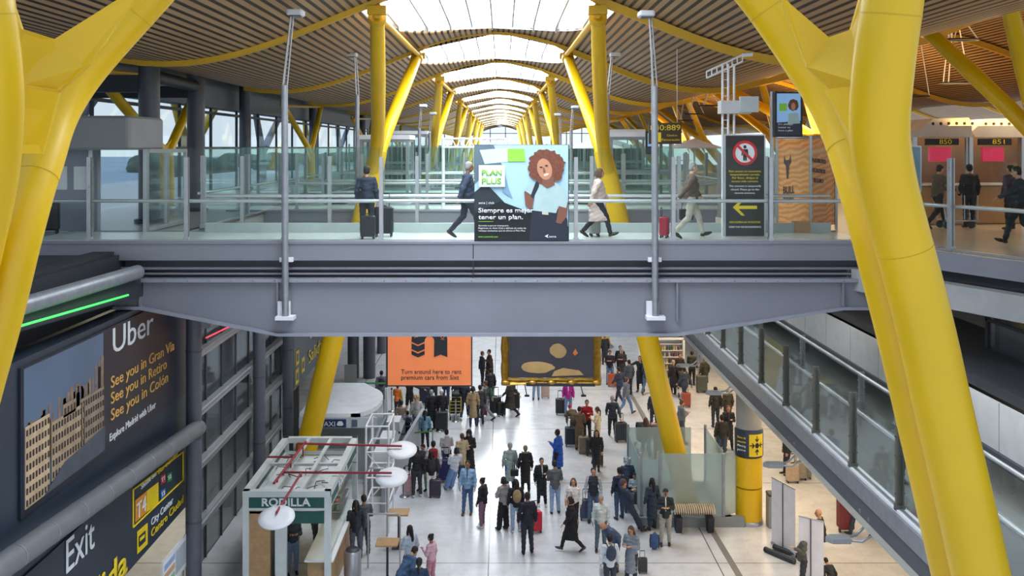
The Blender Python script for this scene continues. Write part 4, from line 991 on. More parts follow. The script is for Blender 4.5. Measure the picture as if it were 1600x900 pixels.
# pale tent canopies beyond the bridges
for i, (px, d) in enumerate(((930, 49.9), (962, 59.8), (1085, 52))):
    p = P(px, 232, d); t = thing('tent_canopy', 'white pyramid sunshade roof beyond the bridges, %s in the row' % ORD[i].replace('nearest', 'first'), 'canopy', p, 0, 'white pyramid canopies beyond the bridges')
    a_ = [p+Vector((s*1.4, u*1.4, 0)) for s, u in ((-1, -1), (1, -1), (1, 1), (-1, 1))]; ap = p+Vector((0, 0, .55))
    b = B(); b.add(a_+[ap], [(0, 1, 4), (1, 2, 4), (2, 3, 4), (3, 0, 4), (3, 2, 1, 0)]); b.build('roof', WHITE, t)
    B().tube([(p.x, p.y, DZ), p], .05, 8).build('pole', WHITE, t)
# ---------------------------------------------------------------- hanging billboards under the second bridge
D = 32.4
t = thing('billboard', 'orange hanging billboard with a dark looping arrow and small lettering', 'billboard', P(671, 603, D))
PP([(603, 470), (738, 470), (738, 604), (603, 604)], D, .12, 'frame', STEEL3, t)
PP([(606, 473), (736, 473), (736, 602), (606, 602)], D-.01, .012, 'panel', emit('billboard_orange', (236, 132, 78), .25), t)
DK = mat('billboard_black', (34, 38, 44), .5)
# arch shape: band of a looping arrow
arch = []
for k in range(13):
    a_ = PI-PI*k/12; arch.append((671+28*math.cos(a_), 530-28*math.sin(a_)*1.0))
inn = []
for k in range(13):
    a_ = PI*k/12; inn.append((671+7.5*math.cos(a_), 533-8*math.sin(a_)))
PP([(643, 530)]+arch[1:-1]+[(699, 530), (699, 558), (688.5, 554), (678, 558)]+inn+[(663.5, 534), (653, 538.5), (643, 534)], D-.03, .012, 'arrow_band', DK, t)
PP([(643, 536.5), (653, 541), (663.5, 536.5), (663.5, 545.5), (653, 550), (643, 545.5)], D-.03, .012, 'arrow_chevron', DK, t)
PP([(643, 548), (653, 552.5), (663.5, 548), (663.5, 554), (653, 558.5), (643, 554)], D-.03, .012, 'arrow_chevron', DK, t)
for i, ch in enumerate('TURN AROUND!'):
    a_ = math.radians(176-i*16); c_ = P(671+18*math.cos(a_), 530-18*math.sin(a_), D-.05); ta = a_-PI/2
    text(ch, c_, (math.cos(ta), 0, math.sin(ta)), (-math.sin(ta), 0, math.cos(ta)), .12, mat('billboard_orange_lettering', (236, 132, 78)), t) if ch != ' ' else None
ptext('Turn around here to rent', 627, 721, 584, 7, DK, D-.02, t); ptext('premium cars from Sixt', 627, 717, 593, 7, DK, D-.02, t)
b = B()
for x in (620, 722): p = P(x, 470, D+.05); b.tube([p, (p.x, p.y+.6, 8.0)], .03, 6)
b.build('hanger', STEEL3, t)
t = thing('billboard', 'dark hanging billboard in a thick gilded frame beside the orange one', 'billboard', P(862, 603, D))
PP([(794, 470), (928, 470), (928, 590), (794, 590)], D, .1, 'panel', mat('dark_canvas', (58, 56, 66), .35, 0, .2, 1), t)
GS = mat('abstract_ochre', (196, 160, 104), .5, 0, .12, 2)
PP(blob(840, 574, 26, 9, 24, .06, 2), D-.01, .01, 'painted_shape', GS, t)
PP([(862, 588), (912, 586), (905, 579), (880, 575), (866, 580)], D-.014, .01, 'painted_shape', GS, t)
PP(blob(872, 548, 13, 11, 20, .05, 5, .3), D-.01, .01, 'painted_shape', mat('abstract_tan', (180, 146, 100), .5), t)
PP([(895, 552), (899, 545), (903, 552), (898, 556)], D-.02, .01, 'painted_shape', mat('abstract_orange', (222, 120, 50), .5), t)
b = B()
def frame_bar(p0, p1, w):
    d_ = (p1-p0).normalized(); n_ = Vector((-d_.z, 0, d_.x)); rings = []
    N = 14
    for i in range(N+1):
        c_ = p0.lerp(p1, i/N); k = 1+.14*math.sin(i*PI*2/3.5)
        rings.append([tuple(c_+n_*(u*w*k)+Vector((0, v, 0))) for u, v in ((-.5, .06), (-.5, -.06), (-.25, -.16), (.05, -.10), (.3, -.15), (.5, -.04), (.5, .06))])
    b.loft(rings, True, True, False)
frame_bar(P(789, 470, D), P(789, 601, D), .26); frame_bar(P(933, 601, D), P(933, 470, D), .26); frame_bar(P(785, 596, D), P(937, 596, D), .24)
for x in (790, 832, 862, 893, 932): b.ell(P(x, 597, D)-Vector((0, .14, 0)), (.16, .07, .09), None, 12, 8)
b.build('gilded_frame', GOLD, t)
PP([(822, 599), (930, 600), (930, 604), (822, 603.5)], D-.2, .14, 'light_trough', STEEL3, t)
for x in (820, 907):
    p = P(x, 601, D-.25); b = B(); b.tube([p, p+Vector((.05, -.45, -.22))], .018, 6); b.box(p+Vector((.06, -.5, -.24)), (.16, .1, .05)); b.build('spot_lamp', BLACK, t)
b = B()
for x in (805, 920): p = P(x, 470, D+.05); b.tube([p, (p.x, p.y+.6, 8.0)], .03, 6)
b.build('hanger', STEEL3, t)
# ---------------------------------------------------------------- sandwich kiosk
GRN = mat('kiosk_green', (26, 84, 76), .45)
KX0, KX1, KY0, KY1, KZ = -6.72, -4.58, 25.2, 29.8, 3.0
t = thing('sandwich_kiosk', 'glazed snack kiosk with green name band and open white roof frame', 'kiosk', ((KX0+KX1)/2, KY0, 0))
FRW = mat('kiosk_frame', (206, 212, 210), .45)
b = B()
for x in (KX0, KX1):
    for y in (KY0, KY1): b.bb(x-.08, x+.08, y-.08, y+.08, 0, KZ)
for y in (KY0, KY1): b.bb(KX0-.08, KX1+.08, y-.09, y+.09, KZ-.16, KZ); b.bb(KX0, KX1, y-.05, y+.05, KZ-.52, KZ-.44)
for x in (KX0, KX1): b.bb(x-.09, x+.09, KY0, KY1, KZ-.16, KZ); b.bb(x-.05, x+.05, KY0, KY1, KZ-.52, KZ-.44)
for u in (.34, .66): b.bb(KX0+(KX1-KX0)*u-.05, KX0+(KX1-KX0)*u+.05, KY0, KY1, KZ-.08, KZ-.01)
b.bb(KX0, KX1, 27.4, 27.5, KZ-.1, KZ-.03); b.build('frame', FRW, t)
b = B(); b.bb(KX0+.06, KX1-.06, KY0-.06, KY0-.02, KZ-.45, KZ-.14); b.bb(KX1+.02, KX1+.06, KY0+.06, KY1-.06, KZ-.45, KZ-.14); b.bb(KX0-.06, KX0-.02, KY0, KY1, KZ-.45, KZ-.14)
b.bb(KX0+.4, KX1-.06, KY0-.05, KY0-.01, KZ-.86, KZ-.56); b.build('name_band', GRN, t)
text('RODILLA', (KX0+.42, KY0-.07, KZ-.39), DX, UP, .2, WTXT, t, width=1.28, bold=.03)
text('RODILLA', (KX1+.07, KY0+1.2, KZ-.4), DY, UP, .2, WTXT, t, width=1.5, bold=.03)
B().bb(KX0, KX1, KY0, KY1, KZ-.62, KZ-.56).build('ceiling_panel', mat('kiosk_ceiling', (214, 218, 216), .6, 0, .12, 3), t)
b = B(); rr = random.Random(3)
for i in range(22):
    x, y = rr.uniform(KX0+.2, KX1-.2), rr.uniform(KY0+.2, KY1-.3); a_ = rr.uniform(0, 6)
    b.tube([(x, y, KZ-.5), (x+.25*math.cos(a_), y+.35*math.sin(a_), KZ-.44), (x+.5*math.cos(a_+.5), y+.6*math.sin(a_+.5), KZ-.52)], .012, 5)
b.build('cable', STEEL3, t)
b = B(); b.bb(KX0, KX0+.62, KY0, KY0+.1, 0, KZ-.5); b.build('wood_panel', WOOD, t)
b = B(); b.bb(KX0+.75, KX0+1.05, KY0, KY0+.12, 0, KZ-.86); b.build('pillar', FRW, t)
b = B(); b.bb(KX1-.02, KX1+.02, KY0+.1, KY1-.1, 1.15, 2.4); b.bb(KX0+1.1, KX1-.1, KY0-.01, KY0+.02, .9, 2.1); b.build('glass_pane', GL, t)
b = B(); b.rbox((KX1-.28, 27.4, .55), (.6, 4.2, 1.1), .04); b.build('counter', WOOD, t)
B().bb(KX1-.62, KX1+.14, 25.2, 29.6, 1.1, 1.15).build('counter_top', WHITE, t)
b = B()
for k in range(4): b.bb(KX1-.4, KX1-.1, 28.0, 29.2, 1.35+k*.25, 1.37+k*.25)
b.build('shelf', ALU, t)
b = B(); b.bb(KX0+.15, KX0+.5, 25.6, 29.5, 0, 2.0); b.build('back_cabinet', mat('kiosk_cabinet', (90, 92, 90), .5), t)
B().bb(KX0+1.25, KX0+1.6, 26.9, 26.95, 1.7, 2.25).build('lit_menu', emit('kiosk_menu_light', (255, 220, 130), 3), t)
rr = random.Random(5)
for k in range(3):
    for q in range(7):
        c_ = ((206, 60, 50), (230, 190, 60), (90, 150, 80), (236, 232, 224))[rr.randrange(4)]
        o = B().rbox((KX1-.25, 28.1+q*.16, 1.42+k*.25), (.12, .1, .1), .03).build('snack_packet', mat('packet_%d_%d_%d' % c_, c_, .5)); tag(o, 'small snack packet on the kiosk shelf behind the glass', 'packet', 'snack packets on the kiosk shelves')
# red lamp arms with white discs
RDP = mat('red_pipe', (150, 44, 58), .45)
zA = 3.25
def armlamp(p0, p1, label, rad=.44):
    t = thing('disc_lamp', label, 'lamp', p0, 0, 'white disc lamps on red arms')
    B().tube([p0, p1], .032, 8).build('arm', RDP, t)
    rings = []; tl = math.radians(17)
    for r_, z_ in [(.03, .05), (rad*.6, .042), (rad, .03), (rad, 0), (rad*.3, -.005)]:
        rings.append([(p1.x+r_*math.cos(2*PI*k/32), p1.y+r_*math.sin(2*PI*k/32)*math.cos(tl)-z_*math.sin(tl), p1.z-.13+r_*math.sin(2*PI*k/32)*math.sin(tl)+z_*math.cos(tl)) for k in range(32)])
    B().loft(rings, True, True, True).build('disc', WHITE, t)
    b = B(); b.tube([p0, (p0.x, p0.y, KZ-.03)], .03, 8); b.build('stem', RDP, t)
armlamp(P(464, 693, 29.2-1.0), P(628, 697, 28.1), 'white disc lamp on a red arm over the floor, farther of two')
armlamp(P(442, 738, 26.4), P(612, 739, 26.2), 'white disc lamp on a red arm over the floor, nearer of two')
armlamp(P(470, 740, 26.3), P(432, 801, 23.2), 'white disc lamp hanging over the kiosk name band')
t = thing('red_pipework', 'red pipe run lying across the white kiosk roof frame', 'pipe', (-6, 27, 3))
b = B(); b.tube([P(428, 755, 25.6), P(478, 690, 28.4)], .035, 8); b.tube([P(418, 714, 27.4), P(462, 714, 27.4)], .03, 8)
for u in (.1, .5, .9): c_ = P(428, 755, 25.6).lerp(P(478, 690, 28.4), u); b.tube([c_, (c_.x, c_.y, KZ-.04)], .022, 6)
b.build('tube', RDP, t)
t = thing('dustbin', 'round polished steel bin at the kiosk corner', 'bin', (-4.15, 26.6, 0))
B().lathe((-4.15, 26.6, 0), [(.2, 0), (.24, .05), (.24, .8), (.2, .84)], 24).build('body', ALU, t); B().lathe((-4.15, 26.6, .84), [(.2, 0), (.16, .05), (.05, .06)], 24).build('lid', STEEL3, t)
# scaffold-like frame and information totem by the kiosk
t = thing('pipe_scaffold', 'grey tubular scaffold frame with arched ladder behind the kiosk', 'scaffold', (-4.0, 31, 0))
b = B()
sx0, sx1, sy0, sy1 = -4.25, -3.55, 29.9, 31.3
for x in (sx0, sx1):
    for y in (sy0, sy1): b.tube([(x, y, 0), (x, y, 3.3)], .035, 8)
for z in (.9, 1.7, 2.5, 3.3):
    for y in (sy0, sy1): b.tube([(sx0, y, z), (sx1, y, z)], .028, 6)
    for x in (sx0, sx1): b.tube([(x, sy0, z), (x, sy1, z)], .028, 6)
b.tube([(sx0, sy0, .9), (sx1, sy0, 1.7)], .02, 6); b.tube([(sx1, sy0, 1.7), (sx0, sy0, 2.5)], .02, 6); b.build('tube', WHITE, t)
b = B(); b.tube([(sx0, 29.6, 0), (sx0, 29.6, 1.9), (sx0+.15, 29.6, 2.1), (sx1-.1, 29.6, 2.1), (sx1, 29.6, 1.9), (sx1, 29.6, .0)], .03, 8); b.build('arch', ALU, t)
t = thing('information_totem', 'long low grey ticket counter with yellow panel beside the taxi booth', 'counter', (-3.9, 35, 0))
b = B(); b.prism([(-3.85, 31.5, 0), (-3.2, 39.5, 0), (-3.2, 39.5, 1.25), (-3.85, 31.5, 1.25)], (-.12, 0, 0)); b.build('side_panel', mat('counter_grey', (150, 156, 164), .4), t)
b = B(); b.bb(-4.6, -3.9, 33, 39, 0, 1.0); b.build('body', PANEL, t)
for y in (33.4, 35.2, 37.2): B().bb(-4.5, -4.0, y, y+.9, 1.0, 1.35).build('machine', WHITE, t)
B().prism([(-3.69, 34.0, .5), (-3.62, 34.9, .5), (-3.62, 34.9, 1.1), (-3.69, 34.0, 1.1)], (.02, 0, 0)).build('yellow_panel', YTXT, t)
# taxi booth
t = thing('taxi_booth', 'white taxi booth with rounded roof end behind the snack kiosk', 'booth', (-5.8, 34.6, 0))
TZ = 2.35; poly = [(-7.3, 34.5), (-5.1, 34.5)]
for k in range(11):
    a_ = -PI/2+PI*k/10*.85; poly.append((-5.45+1.0*math.cos(a_)*.9, 36.4+1.9*math.sin(a_)))
poly += [(-5.6, 39.0), (-7.3, 39.0)]
B().prism([(x, y, TZ-.08) for x, y in poly], (0, 0, .16)).build('roof', mat('booth_white', (240, 243, 248), .5), t)
b = B(); b.bb(-7.3, -4.5, 34.42, 34.5, TZ-.42, TZ-.05); b.build('fascia', mat('booth_fascia', (196, 204, 214), .4), t)
B().bb(-6.75, -5.6, 34.38, 34.42, TZ-.39, TZ-.1).build('name_board', mat('taxi_blue', (34, 58, 104), .4), t)
text('TAXI', (-6.55, 34.37, TZ-.34), DX, UP, .17, WTXT, t, width=.56)
B().bb(-5.4, -5.2, 34.38, 34.42, TZ-.37, TZ-.12).build('icon', mat('taxi_icon', (90, 104, 128), .4), t)
b = B(); b.prism([(-5.93, 34.36, TZ-.28), (-5.9, 34.36, TZ-.2), (-5.86, 34.36, TZ-.16), (-5.76, 34.36, TZ-.16), (-5.72, 34.36, TZ-.2), (-5.69, 34.36, TZ-.28), (-5.73, 34.36, TZ-.32), (-5.89, 34.36, TZ-.32)], (0, .01, 0)); b.build('car_icon', WTXT, t)
b = B(); b.bb(-7.2, -4.7, 34.7, 38.8, 0, 1.1); b.build('body', mat('booth_body', (160, 166, 172), .5), t); b = B(); b.bb(-7.15, -4.75, 34.72, 38.7, 1.1, TZ-.08); b.build('glass_pane', GLG, t)
b = B()
for x in (-7.2, -4.7):
    for y in (34.7, 38.8): b.bb(x-.05, x+.05, y-.05, y+.05, 0, TZ-.08)
b.build('post', WHITE, t)
# railing and wooden standing tables
t = thing('queue_railing', 'bent steel railing between the kiosk and the wooden high table', 'railing', F(605, 860))
q = [P(575, 803, 27.4), P(600, 803, 27.4), P(622, 803, 27.4), P(625, 808, 27.4)]
b = B(); b.tube(q+[Vector((q[-1].x, q[-1].y, 0))], .025, 8); b.tube([Vector((q[0].x, q[0].y, 0)), q[0]], .025, 8); b.build('tube', ALU, t)
def table(p, label, w=.62, d=.55, h=1.05):
    t = thing('high_table', label, 'table', p, 0, 'square wooden high tables by the kiosk')
    B().rbox((p.x, p.y, h), (w, d, .05), .03).build('tabletop', WOOD, t); B().tube([(p.x, p.y, 0), (p.x, p.y, h-.03)], .035, 10).build('stem', STEEL3, t); B().rbox((p.x, p.y, .015), (.4, .4, .03), .03).build('foot', STEEL3, t)
table(Vector(((623-785)*.0192, 28.8, 0)), 'square wooden high table nearest the bent railing'); table(Vector(((606-785)*.0178, 26.6, 0)), 'square wooden high table where the four friends sit')
# barriers
def belt_post(px, py, label, h=1.0, grp='queue posts'):
    p = F(px, py); t = thing('queue_post', label, 'queue post', p, 0, grp)
    B().lathe(p, [(.17, 0), (.17, .02), (.05, .05), (.03, .06)], 20).build('base', ALU, t); B().tube([p+Vector((0, 0, .05)), p+Vector((0, 0, h))], .03, 10).build('post', ALU, t); B().lathe(p+Vector((0, 0, h)), [(.035, 0), (.035, .06), (.02, .08)], 12).build('cap', BLACK, t)
    return p
GB = mat('green_belt', (70, 140, 84), .6)
q1 = belt_post(687, 674, 'steel queue post with round base beside the big black suitcase'); q2 = belt_post(676, 712, 'steel queue post ending the green belt behind the girl in blue'); q3 = belt_post(624, 718, 'steel queue post of the green belt by the ticket counter')
q4 = belt_post(612, 643, 'steel queue post of the far green belt'); q5 = belt_post(632, 776, 'slim steel post standing beside the pink suitcase', h=.95)
for a_, c_, l in ((q2, q3, 'green queue belt behind the girl in blue'), ):
    o = B().prism([a_+Vector((0, 0, .93)), c_+Vector((0, 0, .93)), c_+Vector((0, 0, .99)), a_+Vector((0, 0, .99))], (0, .006, 0)).build('queue_belt', GB); tag(o, l, 'belt')
a_, c_ = P(540, 600, 41.5), P(712, 601.5, 43); o = B().prism([a_, c_, c_+Vector((0, 0, .08)), a_+Vector((0, 0, .08))], (0, .01, 0)).build('queue_belt', GB); tag(o, 'long green queue belt running under the orange billboard', 'belt')
for px in (545, 600, 712): p = P(px, 600, 42); belt_post(px, VY+ZC*FPX/42, 'steel queue post holding the long green belt, %s' % {545: 'nearest the taxi booth', 600: 'in the middle', 712: 'nearest the luggage cart'}[px], .98, 'posts of the long green belt')
# column-foot enclosure: frosted screens, plinth and slatted bench
t = thing('glass_enclosure', 'frosted glass screens on a grey plinth around the foot of the yellow column', 'glass enclosure', (6.4, 31, 0))
gx0, gx1, gy0, gy1 = 4.35, 7.15, 30.4, 33.6
b = B()
for (x0, x1, y0, y1) in ((gx0, gx1+.5, gy0-.1, gy0+.16), (gx0, gx1, gy1-.12, gy1+.1), (gx0-.1, gx0+.12, gy0, gy1), (gx1-.1, gx1+.12, gy0, gy1)): b.bb(x0, x1, y0, y1, 0, .3)
b.build('plinth', mat('plinth_grey', (138, 142, 144), .5), t)
def pane(xa, ya, xb, yb, z0, z1):
    b = B(); q = [Vector((xa, ya, z0)), Vector((xb, yb, z0)), Vector((xb, yb, z1)), Vector((xa, ya, z1))]; n_ = Vector((yb-ya, xa-xb, 0)).normalized()*.015; b.prism(q, n_); b.build('glass_pane', GLF, t)
pane(5.0, gy0, 7.0, gy0, .3, 2.3); pane(7.0, gy0+.05, 7.6, gy0+.4, .3, 2.3); pane(4.4, gy0+.1, 4.95, gy0, .3, 2.1); pane(4.4, gy1, 6.6, gy1, .3, 2.2); pane(4.4, gy0+.2, 4.4, gy1, .3, 2.0); pane(7.1, gy0+.5, 7.1, gy1, .3, 2.2)
b = B()
for x, y in ((5.0, gy0), (7.0, gy0), (4.4, gy0+.1), (4.4, gy1), (7.1, gy1), (7.6, gy0+.4)): b.bb(x-.04, x+.04, y-.04, y+.04, 0, 2.3)
b.build('post', GALV, t)
t = thing('slatted_bench', 'curved bench of pale wooden slats on dark feet before the glass screens', 'bench', (6.2, 29.9, 0))
b = B(); bx0, bx1 = P(1052, 0, 30).x, P(1114, 0, 30).x; N = 19
for i in range(N):
    x = bx0+(bx1-bx0)*i/(N-1); pr = []
    for k in range(9):
        a_ = PI*(.1+.9*k/8); pr.append((30.0-.32*math.cos(a_), .62+.22*math.sin(a_)))
    rings = [[(x-.018, y, z), (x+.018, y, z), (x+.018, y, z-.05), (x-.018, y, z-.05)] for y, z in pr]; b.loft(rings, True, True, False)
b.build('slat', mat('bench_wood', (190, 168, 136), .55, 0, .1, 5), t)
b = B()
for x in (bx0+.15, bx1-.1): b.prism([(x-.09, 29.7, .5), (x-.09, 30.3, .5), (x-.09, 30.1, 0), (x-.09, 29.85, 0)], (.18, 0, 0))
b.build('foot', STEEL3, t); b = B(); b.tube([(bx0, 30, .55), (bx1, 30, .55)], .04, 8); b.build('rail', STEEL3, t)
# roll-up banners
def banner(pa, pb, h, label):
    t = thing('roll_up_banner', label, 'banner', (pa+pb)/2, 0, 'white roll-up banners seen from behind')
    q = [pa+Vector((0, 0, .08)), pb+Vector((0, 0, .08)), pb+Vector((0, 0, h)), pa+Vector((0, 0, h))]; n_ = Vector((pb.y-pa.y, pa.x-pb.x, 0)).normalized()
    B().prism(q, n_*.012).build('sheet', mat('banner_white', (222, 220, 226), .6), t)
    B().tube([pa+Vector((0, 0, .05)), pb+Vector((0, 0, .05))], .05, 8).build('base', GALV, t)
    m_ = (pa+pb)/2+n_*.03; B().tube([m_+Vector((0, 0, .05)), m_+Vector((0, 0, h))], .014, 6).build('support_pole', STEEL3, t); B().tube([q[3], q[2]], .022, 6).build('top_bar', ALU, t)
banner(F(1206, 850), F(1243, 873), 2.02, 'white roll-up banner nearest the yellow round column'); banner(F(1248, 925), F(1287, 936), 2.05, 'white roll-up banner beside the standing person in black')
for i, (a_, c_) in enumerate(((F(1195, 862), F(1242, 882)), (F(1209, 858), F(1250, 874)))):
    t = thing('carry_case', 'long dark banner case lying on the floor, the %s one' % ('longer outer', 'shorter inner')[i], 'case', a_, 0, 'dark banner cases on the floor')
    B().tube([a_+Vector((0, 0, .08)), c_+Vector((0, 0, .08))], .075, 10).build('body', STEEL3, t); B().tube([a_.lerp(c_, .02)+Vector((0, 0, .08)), a_.lerp(c_, .07)+Vector((0, 0, .08))], .08, 10).build('end_cap', BLACK, t)
# shop shelves at the back under the mezzanine
t = thing('shop_display', 'white open shop front stocked with bottles under a green header', 'shop', F(1030, 610))
D = 49.0; x0, x1 = P(1000, 0, D).x, P(1066, 0, D).x
b = B(); b.bb(x0-.1, x0, D-.2, D+.4, 0, 2.25); b.bb(x1, x1+.1, D-.2, D+.4, 0, 2.25); b.bb(x0-.1, x1+.1, D-.2, D+.4, 2.2, 2.32); b.bb(x0, x1, D+.35, D+.4, 0, 2.2); b.build('surround', WHITE, t)
for k in range(6): B().bb(x0, x1, D-.1, D+.35, .3+k*.33, .33+k*.33).build('shelf', WHITE, t)
B().bb(x0+.3, x1-.2, D-.2, D+.2, 2.4, 3.1).build('header', mat('header_green', (60, 170, 120), .5), t); B().bb(x0-.1, x0+.2, D-.2, D+.2, 2.4, 3.1).build('header_end', BLACK, t); B().bb(x1-.2, x1+.2, D-.2, D+.2, 2.4, 3.1).build('header_end', BLACK, t)
cs = [(120, 60, 40), (60, 90, 60), (200, 170, 90), (60, 50, 80), (190, 190, 196), (170, 60, 50), (230, 200, 120)]
bm_ = {}
def bottle_mesh(c_):
    if c_ not in bm_:
        me = B().lathe((0, 0, 0), [(.035, 0), (.038, .02), (.038, .15), (.014, .19), (.014, .24), (.016, .25)], 8).mesh('bottle'); me.materials.append(mat('bottle_%d_%d_%d' % c_, c_, .3)); bm_[c_] = me
    return bm_[c_]
rr = random.Random(8)
for k in range(5):
    for q in range(17):
        o = bpy.data.objects.new('bottle', bottle_mesh(cs[rr.randrange(7)])); COL.objects.link(o); o.location = (x0+.08+q*.118, D, .33+k*.33)
        tag(o, 'small bottle standing on the white shop shelves', 'bottle', 'bottles on the shop shelves')
# dim structures behind the orange billboard
for i, (px, d, w) in enumerate(((552, 50, .3), (577, 50, .32), (596, 56, .26), (1002, 60, .3), (1022, 62, .3))):
    X = P(px, 0, d).x; t = thing('round_post', 'round grey post at the dim back of the hall, %s from the taxi booth' % ORD[i].replace('nearest', 'first'), 'post', (X, d, 0), 0, 'grey posts at the back of the hall')
    B().tube([(X, d, 0), (X, d, 7.6)], w, 16).build('shaft', STEEL2, t)
t = thing('display_board', 'plain pale board standing at the back above the taxi booth roof', 'board', (P(546, 0, 42.5).x, 42.5, 0)); PP([(538, 570), (557, 570), (557, 598), (538, 598)], 42.5, .06, 'panel', PANEL, t); p = P(547, 598, 42.5); B().tube([(p.x, 42.55, 0), (p.x, 42.55, 2)], .04, 6).build('post', ALU, t)
struct(B().bb(-30, 30, 74, 74.4, 0, 8.0).build('wall_back', mat('back_wall', (120, 120, 116), .6, 0, .2, .5)))
for i in range(4):
    t = thing('escalator', 'pale escalator flight at the back of the arrivals hall, %s from the taxi side' % ORD[i].replace('nearest', 'first'), 'escalator', (-9+i*5, 66, 0), 0, 'escalators at the back of the arrivals hall')
    x = -10+i*6; b = B(); b.prism([(x, 64, 0), (x, 72, 5), (x, 72, 4.2), (x, 66, 0)], (1.2, 0, 0)); b.build('flight', GALV, t); b = B()
    for s_ in (0, 1.15): b.prism([(x+s_, 64, 0), (x+s_, 72, 5), (x+s_, 72, 5.9), (x+s_, 64, .9)], (.05, 0, 0))
    b.build('balustrade', GLG, t); b = B()
    for s_ in (0, 1.15): b.tube([(x+s_, 63.8, .9), (x+s_, 72, 5.95)], .05, 8)
    b.build('handrail', BLACK, t)
# ---------------------------------------------------------------- people
def V(*a): return Vector(a)
ARM = dict(down=((.235, -.02, 1.14), (.25, .06, .90)), swf=((.22, .08, 1.16), (.21, .27, 1.0)), swb=((.24, -.13, 1.15), (.24, -.2, .92)),
           phone=((.22, .03, 1.15), (.10, .25, 1.24)), cross=((.25, .05, 1.15), (-.02, .21, 1.15)), fwd=((.22, .16, 1.2), (.18, .40, 1.1)),
           pull=((.25, -.16, 1.15), (.28, -.32, .93)), up=((.27, .14, 1.25), (.19, .30, 1.46)), out=((.40, .10, 1.28), (.58, .24, 1.2)), hip=((.38, -.06, 1.18), (.2, .08, 1.0)),
           lap=((.24, .06, 1.16), (.14, .28, 1.04)), back=((.25, -.1, 1.15), (.08, -.17, 1.02)))
LEG = dict(st=((.10, .02, .50), (.11, -.02, .09), 0), st2=((.11, .05, .50), (.14, .06, .09), 0), wf=((.09, .20, .52), (.09, .30, .12), .35), wb=((.09, -.06, .49), (.09, -.36, .17), -.55),
           ln=((.10, .24, .50), (.10, .44, .09), .1), sitl=((.12, .42, .50), (.12, .40, .09), 0), cr=((.14, .30, .42), (.13, .0, .12), -.3), wide=((.15, .02, .5), (.2, .0, .09), 0))
POSE = dict(stand=(0, .05, 'down', 'down', 'st', 'st2', .93), walk=(.06, .05, 'swf', 'swb', 'wb', 'wf', .92), walkpull=(.07, .05, 'swf', 'pull', 'wf', 'wb', .92),
            phone=(.04, .45, 'phone', 'phone', 'st', 'st2', .93), cross=(0, .1, 'cross', 'cross', 'st2', 'st', .93), push=(.10, .15, 'fwd', 'fwd', 'wf', 'wb', .92), onehand=(.02, .1, 'phone', 'down', 'st2', 'st', .93),
            out=(.02, .05, 'up', 'out', 'wide', 'st', .93), lean=(-.28, .5, 'phone', 'cross', 'ln', 'ln', .90), hips=(0, .05, 'hip', 'down', 'wide', 'st', .93), sit=(.05, .2, 'lap', 'phone', 'sitl', 'sitl', .50),
            bend=(.75, .2, 'fwd', 'down', 'st2', 'st', .92), crouch=(.55, .3, 'lap', 'down', 'cr', 'st2', .62))
def rx(v, a, c):
    v = Vector(v)-c; ca, sa = math.cos(a), math.sin(a); return Vector((v.x, v.y*ca+v.z*sa, -v.y*sa+v.z*ca))+c
def skeleton(pose):
    lean, hp, aL, aR, lL, lR, hz = POSE[pose]; dz = hz-.93; c = V(0, 0, .95); J = {}
    up = lambda v: rx(v, lean, c)+V(0, 0, dz)
    for k, v in dict(pel=(0, 0, .95), waist=(0, .0, 1.08), chest=(0, .005, 1.28), upch=(0, -.01, 1.39), neck=(0, 0, 1.49), head=(0, .025, 1.615)).items(): J[k] = up(v)
    for s, n, a in ((-1, 'L', aL), (1, 'R', aR)):
        J['sh'+n] = up((s*.175, -.005, 1.415)); e, w = ARM[a]; J['el'+n] = up((s*e[0], e[1], e[2])); J['wr'+n] = up((s*w[0], w[1], w[2]))
    for s, n, l in ((-1, 'L', lL), (1, 'R', lR)):
        k, an, fp = LEG[l]; J['hi'+n] = V(s*.09, 0, .91+dz); J['kn'+n] = V(s*k[0], k[1], k[2]); J['an'+n] = V(s*an[0], an[1], an[2]); J['fp'+n] = fp
        if l == 'cr': pass
    J['tilt'] = -(lean*.6+hp); J['lean'] = lean
    return J
def seg(b, p, q, r0, r1, n=10):
    b.tube([p, q], [r0, r1], n); b.ell(p, (r0,)*3, None, n, 6); b.ell(q, (r1,)*3, None, n, 6)
def headM(J): return Matrix.Rotation(J['tilt'], 3, 'X')
